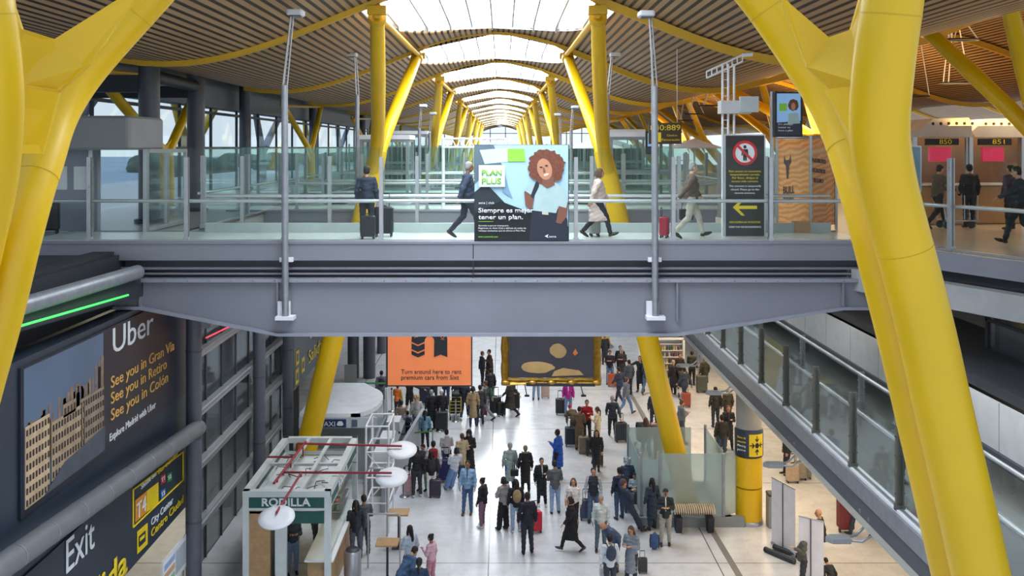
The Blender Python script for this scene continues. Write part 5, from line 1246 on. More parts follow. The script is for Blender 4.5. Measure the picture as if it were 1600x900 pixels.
def make_body(pose):
    J = skeleton(pose); b = B(); R = headM(J); T = Matrix.Rotation(-J['lean'], 3, 'X')
    b.ell(J['pel'], (.155, .105, .12), T, 14, 8); b.ell(J['waist'], (.13, .095, .13), T, 14, 8); b.ell(J['chest'], (.155, .105, .16), T, 14, 8); b.ell(J['upch'], (.165, .085, .08), T, 14, 8)
    seg(b, J['upch'], J['neck']+V(0, 0, .04), .06, .052); H = J['head']
    b.ell(H+R@V(0, -.008, .025), (.076, .092, .092), R, 18, 12); b.ell(H+R@V(0, .014, -.03), (.062, .074, .085), R, 18, 12)
    b.ell(H+R@V(0, .052, -.082), (.03, .028, .026), R, 10, 6)
    b.tube([H+R@V(0, .078, .015), H+R@V(0, .108, -.025), H+R@V(0, .08, -.036)], [.008, .014, .012], 8)
    for s in (-1, 1):
        b.ell(H+R@V(s*.076, -.005, -.012), (.012, .02, .03), R, 8, 6); b.ell(H+R@V(s*.03, .078, .022), (.02, .012, .008), R, 8, 6)
    b.ell(H+R@V(0, .084, -.055), (.022, .012, .009), R, 8, 6)
    for n, s in (('L', -1), ('R', 1)):
        seg(b, J['sh'+n], J['el'+n], .052, .039); seg(b, J['el'+n], J['wr'+n], .040, .026)
        seg(b, J['hi'+n]+V(0, 0, .02), J['kn'+n], .092, .058); seg(b, J['kn'+n], J['an'+n], .057, .036)
        seg(b, J['kn'+n].lerp(J['an'+n], .1)+V(0, -.015, 0), J['kn'+n].lerp(J['an'+n], .5)+V(0, -.012, 0), .05, .045)
        fp = J['fp'+n]; a = J['an'+n]; Rf = Matrix.Rotation(fp, 3, 'X')
        seg(b, a+Rf@V(0, -.03, -.05), a+Rf@V(0, .15, -.06), .035, .03)
        d = (J['wr'+n]-J['el'+n]).normalized(); side = d.cross(V(0, 0, 1) if abs(d.z) < .8 else V(0, 1, 0)).normalized()
        if abs(d.z) >= .8: side = V(0, 1, 0)-d*d.y; side.normalize()
        inn = side.cross(d).normalized()
        if inn.dot(V(-s, 0, -.3)) < 0: inn = -inn
        w = J['wr'+n]; b.ell(w+d*.05, (.04, .04, .018), Matrix((side, d*1.25, inn)).transposed(), 12, 8)
        for k, (o, L) in enumerate(((-.033, .060), (-.011, .072), (.011, .076), (.033, .066))):
            p0 = w+d*.08+side*o; p1 = p0+d*L*.55+inn*.010; p2 = p1+d*L*.38+inn*.030; b.tube([p0-d*.02, p0, p1, p2], [.011, .0105, .010, .0085], 7)
        p0 = w+d*.025+side*.034; b.tube([p0, p0+side*.025+d*.03+inn*.012, p0+side*.028+d*.06+inn*.022], [.013, .012, .010], 7)
    me = freeze(b, [('REMESH', dict(mode='VOXEL', voxel_size=.0085, use_smooth_shade=True)), ('SMOOTH', dict(iterations=2, factor=.5))])
    me.materials.clear(); me.materials.append(None); me.materials.append(mat('eye_dark', (40, 28, 24), .3)); me.materials.append(mat('lip', (150, 86, 76), .5))
    Ri = R.transposed()
    for p in me.polygons:
        c = Ri@(Vector(p.center)-H); m = 0
        if c.y > .06:
            if abs(abs(c.x)-.031) < .014 and abs(c.z-.004) < .007: m = 1
            elif abs(c.x) < .024 and abs(c.z+.055) < .006: m = 2
            elif abs(abs(c.x)-.031) < .017 and abs(c.z-.026) < .004: m = 1
        p.material_index = m; p.use_smooth = True
    return me
def make_top(pose, kind):
    J = skeleton(pose); b = B(); T = Matrix.Rotation(-J['lean'], 3, 'X'); g = .02 if kind != 'shirt' else .012
    b.ell(J['pel']+V(0, 0, .02), (.165+g, .118+g, .12), T, 16, 8); b.ell(J['waist'], (.145+g, .11+g, .14), T, 16, 8); b.ell(J['chest'], (.165+g, .12+g, .17), T, 16, 8); b.ell(J['upch'], (.175+g, .095+g, .075+g), T, 16, 8)
    b.tube([J['pel']-T@V(0, 0, .09), J['pel']+T@V(0, 0, .03), J['chest']], [.158+g, .165+g, .15+g], 18, sx=.72) if kind != 'shirt' else None
    b.tube([J['upch'], J['upch'].lerp(J['neck'], .75)], [.09, .072], 12)
    if kind != 'vest':
        for n in 'LR':
            seg(b, J['sh'+n]+V(0, 0, -.015), J['el'+n], .055+g*.8, .047+g*.8); seg(b, J['el'+n], J['el'+n].lerp(J['wr'+n], .93), .052+g*.8, .036+g*.6)
    if kind == 'coat':
        sitd = J['hiL'].z < .7
        kn = (J['knL']+J['knR'])/2; e = J['pel'].lerp(V(kn.x, kn.y*.6, .42 if not sitd else .45), 1)
        wdt = .20+abs(J['knL'].y-J['knR'].y)*.25
        b.tube([J['waist'], J['pel'], J['pel'].lerp(e, .5), e], [.165, .19, .205, .215+abs(J['knL'].y-J['knR'].y)*.2], 18, sx=.8)
    if kind == 'abaya':
        kn = (J['knL']+J['knR'])/2
        b.tube([J['waist'], J['pel'], V(kn.x, kn.y*.5, .5), V(0, 0, .07)], [.17, .2, .25, .30], 18, sx=.85)
    if kind == 'hoodie': b.ell(J['neck']+T@V(0, -.085, -.02), (.10, .06, .08), T, 12, 8)
    me = freeze(b, [('REMESH', dict(mode='VOXEL', voxel_size=.015, use_smooth_shade=True)), ('SMOOTH', dict(iterations=3, factor=.5))])
    wr = random.Random(len(pose)+len(kind))
    for v in me.vertices:
        c = v.co; k = .005*math.sin(c.z*38+c.x*9)+.004*math.sin(c.z*61-c.y*30); v.co = c+Vector(v.normal)*k
    me.materials.clear(); me.materials.append(None); return me
def make_front(pose):
    J = skeleton(pose); b = B(); T = Matrix.Rotation(-J['lean'], 3, 'X'); pts = [J['pel']+T@V(0, .105, .02), J['waist']+T@V(0, .115, 0), J['chest']+T@V(0, .128, 0), J['upch']+T@V(0, .1, .02), J['neck']+T@V(0, .05, .0)]
    b.tube(pts, [.062, .06, .055, .05, .03], 12, sx=.4 if abs(J['lean']) < .2 else .5)
    me = b.mesh('shirt_front'); me.materials.append(None); return me
def make_legs(pose, kind):
    J = skeleton(pose); b = B(); b.ell(J['pel']-V(0, 0, .02), (.168, .12, .12), None, 16, 8)
    k2 = .10 if kind == 'wide' else .0
    for n in 'LR':
        seg(b, J['hi'+n]+V(0, 0, .01), J['kn'+n], .105, .075+k2*.3)
        e = J['kn'+n].lerp(J['an'+n], .93 if kind != 'shorts' else .02)
        if kind != 'shorts': seg(b, J['kn'+n], e, .074+k2*.3, .058+k2*.35)
    me = freeze(b, [('REMESH', dict(mode='VOXEL', voxel_size=.014, use_smooth_shade=True)), ('SMOOTH', dict(iterations=3, factor=.5))])
    for v in me.vertices:
        c = v.co; v.co = c+Vector(v.normal)*(.005*math.sin(c.z*45+c.x*12))
    me.materials.clear(); me.materials.append(None); return me
def make_shoe(pose, n):
    J = skeleton(pose); b = B(); a = J['an'+n]; Rf = Matrix.Rotation(J['fp'+n], 3, 'X')
    b.ell(a+Rf@V(0, -.01, -.035), (.046, .062, .048), Rf, 12, 8); b.ell(a+Rf@V(0, .10, -.052), (.047, .115, .036), Rf, 14, 8); b.ell(a+Rf@V(0, .055, -.04), (.043, .1, .042), Rf, 12, 8)
    me = freeze(b, [('REMESH', dict(mode='VOXEL', voxel_size=.012, use_smooth_shade=True))]); me.materials.clear(); me.materials.append(None); return me
def make_hair(kind):
    b = B(); base = [((0, -.024, .042), (.086, .094, .088)), ((0, -.045, -.0), (.082, .068, .09))]
    for c, r in base: b.ell(c, r, None, 18, 12)
    if kind == 'long': b.tube([(0, -.06, .02), (0, -.095, -.1), (0, -.10, -.26), (0, -.09, -.33)], [.075, .085, .085, .05], 12, sx=.55); [b.tube([(s*.07, -.02, .03), (s*.088, -.01, -.08), (s*.09, -.02, -.2)], [.03, .035, .02], 8) for s in (-1, 1)]
    if kind == 'tail': b.tube([(0, -.10, .03), (0, -.15, -.05), (0, -.13, -.28)], [.03, .035, .015], 10); b.ell((0, -.1, .03), (.03,)*3, None, 10, 6)
    if kind == 'bun': b.ell((0, -.10, .10), (.045,)*3, None, 12, 8)
    if kind == 'bob': b.tube([(0, -.05, .03), (0, -.07, -.1)], [.09, .098], 14, sx=.75); [b.tube([(s*.072, -.01, .03), (s*.085, .0, -.09)], [.03, .035], 8) for s in (-1, 1)]
    if kind == 'curly':
        r = random.Random(2)
        for k in range(50):
            a, z = r.uniform(0, 2*PI), r.uniform(-.1, .13); y = math.sin(a)*.1-.03
            if y > .03 and z < .06: continue
            b.ell((math.cos(a)*.1, y, z), (.035,)*3, None, 8, 5)
    if kind == 'cap': b.tube([(0, .05, .06), (0, .16, .045)], [.06, .055], 12, sx=.25)
    if kind == 'hood': b.ell((0, -.03, .02), (.115, .115, .135), None, 16, 10); b.tube([(0, -.03, -.05), (0, -.03, -.2)], [.10, .15], 14)
    if kind == 'helmetfur':
        for k in range(20): a = PI*k/19; b.ell((.12*math.cos(a), -.02-.11*math.sin(a), -.12), (.035,)*3, None, 8, 5)
    me = freeze(b, [('REMESH', dict(mode='VOXEL', voxel_size=.011, use_smooth_shade=True)), ('SMOOTH', dict(iterations=2, factor=.5))]); me.materials.clear(); me.materials.append(None); return me
_mc = {}
def cached(f, *a):
    k = (f.__name__,)+a
    if k not in _mc: _mc[k] = f(*a)
    return _mc[k]
def child(name, me, m, parent, loc=(0, 0, 0), R=None):
    o = bpy.data.objects.new(name, me); COL.objects.link(o); o.parent = parent; o.location = loc
    if R is not None: o.rotation_euler = R.to_euler()
    if me.materials and len(me.materials): o.material_slots[0].link = 'OBJECT'; o.material_slots[0].material = m
    return o
def cmat(kind, c, rough=.8): return mat('%s_%d_%d_%d' % ((kind,)+tuple(c)), c, rough, 0, .12, 9)
SKN = ((206, 158, 128), (188, 140, 110), (150, 106, 80), (96, 66, 50), (214, 172, 146))
BLK, NVY, GRY, JEA, BRN, DGR, TAN, WHT = (26, 26, 30), (34, 40, 58), (112, 112, 116), (86, 112, 150), (88, 62, 44), (52, 54, 58), (168, 142, 106), (214, 214, 212)
HD, HG, HB, HL = (26, 20, 18), (150, 148, 146), (84, 56, 38), (190, 160, 120)
def person(p, h, rz, pose, gar, top, leg, hair, hc, label, skin=1, legk='slim', shoe=None, inner=None, group=None, name='person', front=None):
    t = thing(name, label, 'person', p, math.radians(rz), group); s = h/1.75; t.scale = (s, s, s); J = skeleton(pose)
    child('body', cached(make_body, pose), cmat('skin', SKN[skin], .55), t)
    child('trousers' if legk != 'shorts' else 'shorts', cached(make_legs, pose, legk), cmat('cloth', leg), t)
    gn = dict(jacket='jacket', coat='coat', shirt='shirt', vest='waistcoat', hoodie='hooded_jacket', abaya='robe')[gar]
    if gar == 'vest': child('sweater', cached(make_top, pose, 'shirt'), cmat('cloth', inner or GRY), t)
    child(gn, cached(make_top, pose, gar), cmat('cloth', top), t)
    if front: child('shirt_front', cached(make_front, pose), cmat('cloth', front), t)
    for n in 'LR': child('shoe', cached(make_shoe, pose, n), cmat('shoe', shoe or (30, 28, 28), .5), t)
    if hair != 'bald':
        kind = 'hat' if hair in ('cap',) else 'hood' if hair == 'hood' else 'hair'
        child(kind, cached(make_hair, hair), cmat('hair', hc, .7), t, J['head'], headM(J))
    return t
def face_to(px): return 0
# (px, feet py, height, facing, pose, garment, top, trousers, hair, hair colour, label, extras)
L_, R_2, A_, C_ = 90, -90, 0, 180
PEOPLE = [
 (731, 803, 1.76, 172, 'stand', 'jacket', (132, 164, 198), (74, 98, 136), 'short', HD, 'man facing forward in a light blue denim jacket, jeans and brown boots', dict(skin=2, shoe=(90, 62, 38), front=(84, 86, 62))),
 (754, 824, 1.58, 60, 'stand', 'jacket', BLK, (126, 92, 112), 'bun', HD, 'girl with hair up in a black padded jacket and mauve trousers', dict(skin=2, shoe=WHT)),
 (787, 828, 1.68, 40, 'cross', 'jacket', (150, 142, 142), BLK, 'bob', HD, 'woman in a grey jacket and long wide black trousers', dict(legk='wide')),
 (806, 832, 1.68, 10, 'stand', 'jacket', (30, 30, 32), (150, 170, 196), 'long', HD, 'woman in black with a beige backpack and pale jeans', dict(shoe=WHT)),
 (824, 866, 1.84, 8, 'stand', 'jacket', (28, 30, 40), (42, 42, 50), 'short', HD, 'tall man seen from behind, all in black, beside a red suitcase', dict(skin=2)),
 (846, 790, 1.62, 190, 'onehand', 'coat', BLK, BLK, 'tail', HD, 'woman in an open black knee coat standing beside the man in grey', dict(shoe=WHT, front=(210, 205, 205))),
 (867, 803, 1.74, 5, 'phone', 'jacket', (86, 88, 92), (140, 166, 200), 'short', HD, 'man from behind in a grey jacket with a crossbody strap and light jeans', {}),
 (872, 746, 1.76, 60, 'onehand', 'coat', (34, 84, 176), BLK, 'short', HD, 'person in a bright blue parka with a fur hood', dict(skin=3)),
 (797, 768, 1.72, 10, 'stand', 'coat', (140, 154, 148), (64, 88, 150), 'short', HG, 'grey-haired person from behind in a long sage green parka', {}),
 (821, 770, 1.66, 6, 'stand', 'coat', (28, 26, 28), BLK, 'helmetfur', (130, 116, 96), 'person in a black parka with pale fur round the hood', {}),
 (710, 770, 1.68, 30, 'lean', 'jacket', (200, 204, 214), (116, 146, 190), 'bob', HD, 'woman in a pale grey top and flared blue jeans with one leg forward', dict(legk='wide')),
 (722, 748, 1.66, 20, 'stand', 'coat', (190, 170, 134), BLK, 'short', BRN, 'person in a short beige trench coat behind the woman in flared jeans', {}),
 (733, 745, 1.72, 170, 'onehand', 'abaya', (22, 22, 26), BLK, 'hood', (20, 20, 24), 'woman in a long black robe and black headscarf', {}),
 (698, 742, 1.66, 10, 'phone', 'hoodie', (196, 192, 196), (60, 70, 96), 'bun', HD, 'person from behind in a pale grey hooded jacket by the navy suitcase', {}),
 (677, 768, 1.78, 4, 'stand', 'vest', (150, 24, 42), (60, 60, 66), 'short', HD, 'man from behind in a dark red padded waistcoat over white sleeves', dict(inner=WHT)),
 (674, 777, 1.60, 8, 'stand', 'jacket', (40, 34, 38), (224, 222, 214), 'long', HD, 'long-haired woman from behind in white trousers with a black backpack', dict(shoe=WHT)),
 (651, 777, 1.76, 6, 'stand', 'shirt', (24, 24, 28), (48, 50, 54), 'short', HD, 'man from behind in a black sweater beside the pink suitcase', dict(skin=3, shoe=WHT)),
 (662, 766, 1.64, 150, 'phone', 'jacket', (70, 76, 86), (120, 160, 130), 'short', HD, 'person in dark grey half hidden between the red waistcoat and the black sweater', {}),
 (896, 828, 1.64, 168, 'stand', 'shirt', (226, 220, 214), (40, 34, 36), 'long', HB, 'woman in a white top holding a beige bag', {}),
 (893, 862, 1.66, 95, 'walk', 'coat', (20, 20, 24), BLK, 'bob', HD, 'woman in a black coat striding towards the kiosk side', dict(shoe=(60, 56, 58))),
 (927, 815, 1.74, 176, 'stand', 'vest', (38, 44, 56), (84, 102, 130), 'short', HD, 'man looking down in a navy padded waistcoat with grey sleeves', dict(inner=(170, 172, 180))),
 (939, 860, 1.66, 172, 'stand', 'jacket', (204, 210, 206), (88, 104, 120), 'short', HG, 'older woman in a white patterned quilted jacket', {}),
 (962, 892, 1.70, 120, 'bend', 'jacket', (62, 80, 108), (60, 74, 96), 'bald', HG, 'bald man in a blue jacket leaning forward near the bottom edge', {}),
 (953, 930, 1.64, 4, 'stand', 'jacket', (206, 210, 212), (50, 56, 66), 'short', HD, 'person in white with a dark backpack at the bottom edge', {}),
 (987, 915, 1.66, 150, 'phone', 'coat', (122, 132, 142), (50, 56, 66), 'long', HB, 'woman in a grey coat looking down at the bottom edge', {}),
 (968, 812, 1.70, 20, 'stand', 'jacket', (40, 50, 68), (64, 84, 116), 'short', HD, 'person with a purple backpack in dark navy by the frosted screens', {}),
 (980, 795, 1.72, 10, 'stand', 'jacket', (56, 68, 88), (60, 70, 90), 'curly', (160, 168, 178), 'grey curly-haired person standing behind the one with a purple backpack', {}),
 (991, 800, 1.30, 170, 'phone', 'shirt', (150, 170, 180), (60, 70, 84), 'short', HD, 'child in a pale shirt beside the frosted screens', {}),
 (982, 832, 1.74, -70, 'lean', 'jacket', (44, 54, 76), (48, 58, 78), 'short', BRN, 'man in dark navy leaning back against the frosted screens', {}),
 (1019, 828, 1.64, 20, 'stand', 'coat', (44, 58, 72), (44, 56, 70), 'long', HD, 'dark-haired person in a blue-grey coat at the end of the bench', {}),
 (1040, 851, 1.72, 172, 'phone', 'jacket', (42, 46, 54), (168, 164, 152), 'cap', (30, 36, 48), 'young man in a cap, black jacket and sand trousers looking at a phone', dict(front=(216, 216, 212))),
 (957, 686, 1.80, 0, 'walkpull', 'jacket', (44, 52, 64), (40, 46, 56), 'short', HG, 'grey-haired man in a dark suit walking away with a trolley bag', {}),
 (932, 741, 1.66, 176, 'walk', 'coat', (34, 32, 34), (44, 46, 60), 'long', HD, 'long-haired woman in a black coat walking towards the viewer', {}),
 (905, 703, 1.72, -20, 'phone', 'coat', (106, 88, 66), (110, 96, 76), 'short', HD, 'person in a brown coat looking at a phone', {}),
 (897, 690, 1.60, 20, 'bend', 'jacket', (96, 80, 60), (90, 80, 66), 'cap', (136, 50, 84), 'person in a plum cap bending behind the one in the brown coat', {}),
 (917, 690, 1.72, 175, 'onehand', 'shirt', (160, 26, 40), (36, 36, 42), 'short', HD, 'man in a dark red football shirt', {}),
 (934, 700, 1.66, 60, 'onehand', 'shirt', (228, 212, 176), (222, 204, 168), 'tail', HB, 'woman dressed all in cream', {}),
 (888, 650, 1.66, 176, 'stand', 'jacket', (160, 24, 126), (104, 124, 160), 'short', HG, 'person in a magenta jacket and jeans below the gilded frame', dict(front=(220, 200, 210))),
 (978, 648, 1.70, -60, 'walk', 'jacket', (104, 108, 116), (92, 120, 160), 'short', BRN, 'blurred walker in a grey jacket and blue jeans', {}),
 (968, 632, 1.76, 40, 'walk', 'jacket', (46, 56, 74), (36, 42, 58), 'short', HD, 'person in dark blue walking beside the blurred walker', {}),
 (953, 600, 1.74, 170, 'phone', 'jacket', (44, 36, 52), (104, 130, 170), 'short', BRN, 'person in a plum jacket and jeans looking at a phone by the thin yellow column', {}),
 (969, 592, 1.74, 180, 'stand', 'jacket', (32, 34, 36), BLK, 'short', HD, 'person in black with a white collar near the shop', dict(front=(220, 220, 220))),
 (983, 618, 1.74, 20, 'stand', 'jacket', (66, 74, 86), (40, 46, 60), 'short', HD, 'person with back turned in slate grey in the dense group by the shop', {}),
 (972, 597, 1.72, 160, 'phone', 'coat', (56, 54, 58), (50, 50, 56), 'short', HG, 'grey-haired person in a charcoal coat in the dense group by the shop', {}),
 (1000, 612, 1.78, 150, 'out', 'coat', (30, 32, 36), (30, 30, 34), 'short', HD, 'person in a black coat stretching both arms out near the shop', {}),
 (1010, 616, 1.70, -30, 'walk', 'jacket', (60, 72, 96), (80, 100, 134), 'short', HD, 'person in blue walking past the shop front', {}),
 (1022, 672, 1.70, 176, 'stand', 'jacket', (46, 52, 66), (46, 52, 66), 'short', HD, 'person in navy with a tote strap beside the yellow column and pink suitcase', {}),
 (1010, 722, 1.70, 10, 'push', 'jacket', (62, 56, 52), (84, 112, 150), 'long', HB, 'woman with long brown hair and dark jacket pushing the pram', {}),
 (1028, 718, 1.62, 0, 'stand', 'coat', (110, 96, 92), (80, 76, 78), 'short', BRN, 'person in a brown-grey coat next to the woman with the pram', {}),
 (1064, 693, 1.78, -75, 'phone', 'jacket', (104, 112, 122), (70, 76, 84), 'short', BRN, 'man in a grey suit checking a phone beside the yellow column', {}),
 (1052, 618, 1.72, 20, 'stand', 'coat', (36, 36, 42), (38, 40, 50), 'short', HL, 'light-haired person in a dark coat in front of the shop', {}),
 (1062, 606, 1.74, 190, 'stand', 'jacket', (42, 34, 36), BLK, 'short', HD, 'person in a maroon-black jacket facing forward at the shop shelves', {}),
 (1070, 632, 1.74, 30, 'walk', 'jacket', (54, 62, 78), (48, 56, 76), 'short', HD, 'person in navy walking by the red-brown suitcase', {}),
 (1081, 602, 1.74, -30, 'onehand', 'jacket', (50, 54, 44), (34, 34, 36), 'short', HD, 'person in an olive jacket behind the first flood lamp', {}),
 (1101, 611, 1.72, 20, 'stand', 'coat', (66, 66, 52), (50, 54, 58), 'short', HD, 'person in an olive coat beside the round-topped grey suitcase', {}),
 (1118, 668, 1.76, 6, 'stand', 'jacket', (40, 42, 40), (44, 48, 60), 'short', HD, 'man from behind in black behind the second flood lamp', {}),
 (1137, 668, 1.72, 15, 'stand', 'jacket', (56, 54, 44), (46, 46, 44), 'bald', HD, 'person in a brown-olive top beside the round column, farther away', {}),
 (1138, 702, 1.76, 178, 'onehand', 'coat', (30, 30, 34), BLK, 'short', BRN, 'man in a black coat facing forward beside the round column', dict(front=(70, 70, 76))),
 (1128, 720, 1.78, 0, 'stand', 'jacket', (44, 46, 40), (50, 66, 84), 'short', HD, 'man from behind with a dark olive backpack near the round column', {}),
 (1230, 742, 1.70, 90, 'stand', 'jacket', (34, 36, 44), (40, 44, 56), 'short', HD, 'person in dark clothes behind the beige suitcases', {}),
 (1345, 838, 1.74, 100, 'walk', 'jacket', (40, 44, 50), (50, 60, 80), 'short', HD, 'walker half hidden by the mezzanine edge beside the dark red trolley', {}),
 (1281, 893, 1.78, 60, 'onehand', 'jacket', (34, 38, 48), (32, 38, 48), 'bald', HG, 'bald person in black standing behind the white banner', {}),
 (1256, 925, 1.70, 80, 'onehand', 'jacket', (84, 84, 76), (52, 52, 56), 'short', HD, 'person in a grey-green jacket pulling a cord of the white banner', {}),
 (1300, 930, 1.2, 20, 'crouch', 'jacket', (36, 38, 44), BLK, 'short', HD, 'crouching person in black at the bottom edge behind the banner', {}),
 (739, 667, 1.76, 4, 'stand', 'coat', (158, 136, 100), (52, 62, 104), 'bob', HD, 'woman from behind in a long tan coat', {}),
 (750, 664, 1.74, 10, 'stand', 'jacket', (48, 48, 54), (52, 52, 58), 'short', HD, 'person in dark grey just behind the long tan coat', {}),
 (760, 656, 1.74, 80, 'walk', 'shirt', (88, 106, 96), (130, 130, 134), 'short', BRN, 'walker in a grey-green striped top with a green backpack', {}),
 (766, 634, 1.74, 20, 'stand', 'coat', (30, 32, 38), BLK, 'short', HD, 'person in a black coat behind the walker with the green backpack', {}),
 (797, 652, 1.78, 70, 'walkpull', 'coat', (52, 46, 36), (26, 26, 28), 'short', HD, 'man in a long dark brown coat striding with suitcases', {}),
 (753, 603, 1.76, -70, 'onehand', 'jacket', (34, 34, 38), BLK, 'short', BRN, 'man in a black suit talking between the two billboards', {}),
 (765, 601, 1.80, 100, 'onehand', 'coat', (56, 42, 34), BLK, 'short', HD, 'man in a dark brown coat talking between the two billboards', {}),
 (838, 624, 1.72, 175, 'stand', 'jacket', (80, 90, 104), (122, 148, 172), 'short', HD, 'person in pale jeans mostly hidden behind the gilded frame', {}),
 (726, 655, 1.74, -10, 'walk', 'jacket', (36, 38, 52), (38, 46, 70), 'short', HD, 'person in a navy jacket with a white hem pushing the luggage cart', dict(shoe=WHT)),
 (690, 671, 1.72, 178, 'stand', 'jacket', (28, 28, 32), BLK, 'cap', (226, 226, 232), 'person in black with a white cap behind the big black suitcase', {}),
 (674, 671, 1.70, 12, 'stand', 'coat', (30, 30, 32), (32, 34, 44), 'short', HG, 'grey-haired person from behind in a black coat', {}),
 (664, 702, 1.56, 0, 'stand', 'jacket', (118, 160, 186), (34, 36, 42), 'long', HD, 'girl with very long dark hair in a light blue jacket', dict(shoe=WHT)),
 (651, 681, 1.70, 10, 'stand', 'hoodie', (186, 184, 182), (100, 112, 130), 'curly', HL, 'blond person from behind in a pale grey hooded coat', {}),
 (637, 694, 1.36, 10, 'stand', 'shirt', (150, 170, 200), (50, 56, 70), 'short', HD, 'child in a blue checked shirt with a dark backpack', {}),
 (627, 690, 1.70, 5, 'stand', 'shirt', (164, 144, 130), (110, 106, 112), 'short', HD, 'person from behind in a dusty pink top beside the ticket counter', {}),
 (621, 652, 1.50, -20, 'onehand', 'vest', (240, 116, 50), (60, 50, 60), 'short', HD, 'worker in an orange safety waistcoat over a mustard sleeve', dict(inner=(176, 150, 40), skin=2)),
 (640, 650, 1.78, -30, 'out', 'jacket', (28, 28, 32), (40, 34, 38), 'short', HD, 'person in black shorts and a black jacket under the orange billboard', dict(legk='shorts', shoe=WHT)),
 (596, 637, 1.72, 10, 'stand', 'jacket', (110, 108, 120), (90, 92, 104), 'short', HD, 'person in a grey-violet jacket beside the taxi booth roof', {}),
 (664, 630, 1.76, 0, 'stand', 'coat', (32, 36, 52), (34, 38, 54), 'short', HD, 'person in dark navy partly hidden by the orange billboard, lobby side', {}),
 (678, 626, 1.76, 170, 'stand', 'coat', (34, 32, 36), BLK, 'short', HD, 'person in black partly hidden by the orange billboard, centre', {}),
 (697, 632, 1.74, 170, 'phone', 'jacket', (60, 76, 112), (50, 60, 90), 'short', HD, 'person in blue partly hidden by the orange billboard above the luggage cart', {}),
 (556, 875, 1.74, 10, 'phone', 'jacket', (44, 50, 56), (96, 104, 114), 'long', HD, 'woman in black at the kiosk counter', {}),
 (569, 868, 1.78, 20, 'phone', 'jacket', (82, 86, 92), (80, 86, 94), 'short', HD, 'man in grey standing close beside the woman at the kiosk counter', {}),
 (628, 955, 1.74, -40, 'bend', 'jacket', (54, 82, 112), (60, 80, 100), 'short', HD, 'man in a blue jacket leaning over the wooden table', {}),
 (641, 915, 1.66, 40, 'onehand', 'jacket', (176, 186, 196), (150, 156, 164), 'long', HD, 'long-haired woman in a pale quilted jacket at the wooden table', {}),
 (655, 975, 1.68, -5, 'stand', 'jacket', (34, 54, 80), (40, 50, 70), 'tail', HD, 'woman from behind with a long dark ponytail at the bottom edge', {}),
 (674, 920, 1.50, 60, 'onehand', 'shirt', (206, 164, 172), (176, 120, 130), 'bun', HD, 'girl in a pink and lilac top by the wooden tables', dict(skin=2)),
 (800, 627, 1.72, 20, 'stand', 'coat', (34, 34, 38), BLK, 'short', HD, 'person in black behind the corner of the gilded frame', {}),
 (715, 640, 1.72, 160, 'stand', 'coat', (40, 40, 48), BLK, 'short', HD, 'person in charcoal standing past the luggage cart', {}),
 (945, 570, 1.72, 10, 'stand', 'coat', (44, 48, 52), BLK, 'short', HD, 'distant person in dark grey beside the thin yellow column', {}),
]
for (px, py, h, rz, pose, gar, top, leg, hair, hc, label, ex) in PEOPLE:
    person(F(px, py), h, rz, pose, gar, top, leg, hair, hc, label, **ex)
# kiosk staff, mezzanine and departures people
person(V(-5.9, 27.0, 0), 1.72, 200, 'phone', 'shirt', (40, 52, 64), (130, 150, 180), 'short', HD, 'kiosk worker in a dark top behind the counter glass')
person(V(-5.6, 28.6, 0), 1.70, -90, 'phone', 'shirt', (60, 40, 40), BLK, 'tail', HD, 'second kiosk worker in maroon farther inside the kiosk')
for x, y, rz, top, label in ((8.0, 17.6, 20, (70, 96, 104), 'person in teal standing for a mirrored figure in the mezzanine glass, nearer of the pair'), (7.7, 18.3, 200, (96, 104, 104), 'person in grey standing for a mirrored figure in the mezzanine glass, farther of the pair')):
    person(V(x, y, MZ), 1.72, rz, 'onehand', 'jacket', top, (60, 70, 80), 'short', HD, label)  # this pair stands for faint figures mirrored in the mezzanine glass
def D_(px, d): return V((px-VX)*d/FPX, d, DZ)
person(D_(573, 23.2), 1.74, 0, 'stand', 'jacket', (34, 44, 62), (30, 34, 44), 'short', HD, 'man in dark navy on the bridge standing beside two black suitcases')
person(D_(729, 23.0), 1.86, -80, 'walk', 'jacket', (58, 68, 92), (44, 46, 60), 'short', HG, 'man in a blue jacket on the bridge passing behind the advertising panel', skin=2)
person(D_(934, 23.1), 1.70, -88, 'walk', 'coat', (204, 180, 172), (26, 26, 30), 'bob', HB, 'woman on the bridge in a pale pink coat and black trousers walking')
person(D_(1079, 22.9), 1.84, -88, 'walkpull', 'jacket', (104, 88, 74), (196, 188, 172), 'short', HG, 'old man on the bridge in a brown jacket and beige trousers', skin=4)
person(V(11.6, 25.6, DZ), 1.74, -80, 'push', 'jacket', (84, 78, 62), (40, 40, 44), 'short', HD, 'traveller in an olive jacket pushing a trolley in the departures hall')
person(V(11.5, 21.3, DZ), 1.78, 60, 'push', 'jacket', (34, 44, 48), (26, 28, 32), 'short', HD, 'traveller in black leaning forward at the edge of the departures hall')
for i, (x, y, c, l) in enumerate(((12.6, 25.9, (36, 34, 36), 'traveller in black queueing at the check-in desks, first in line'), (13.4, 25.3, (60, 40, 44), 'traveller in maroon queueing at the check-in desks'), (14.6, 26.0, (40, 48, 60), 'traveller in navy queueing at the check-in desks'), (10.3, 36, (90, 94, 100), 'traveller in grey walking far along the departures hall'))):
    person(V(x, y, DZ), 1.74, 20*i, 'stand', 'jacket', c, (40, 42, 50), 'short', HD, l)
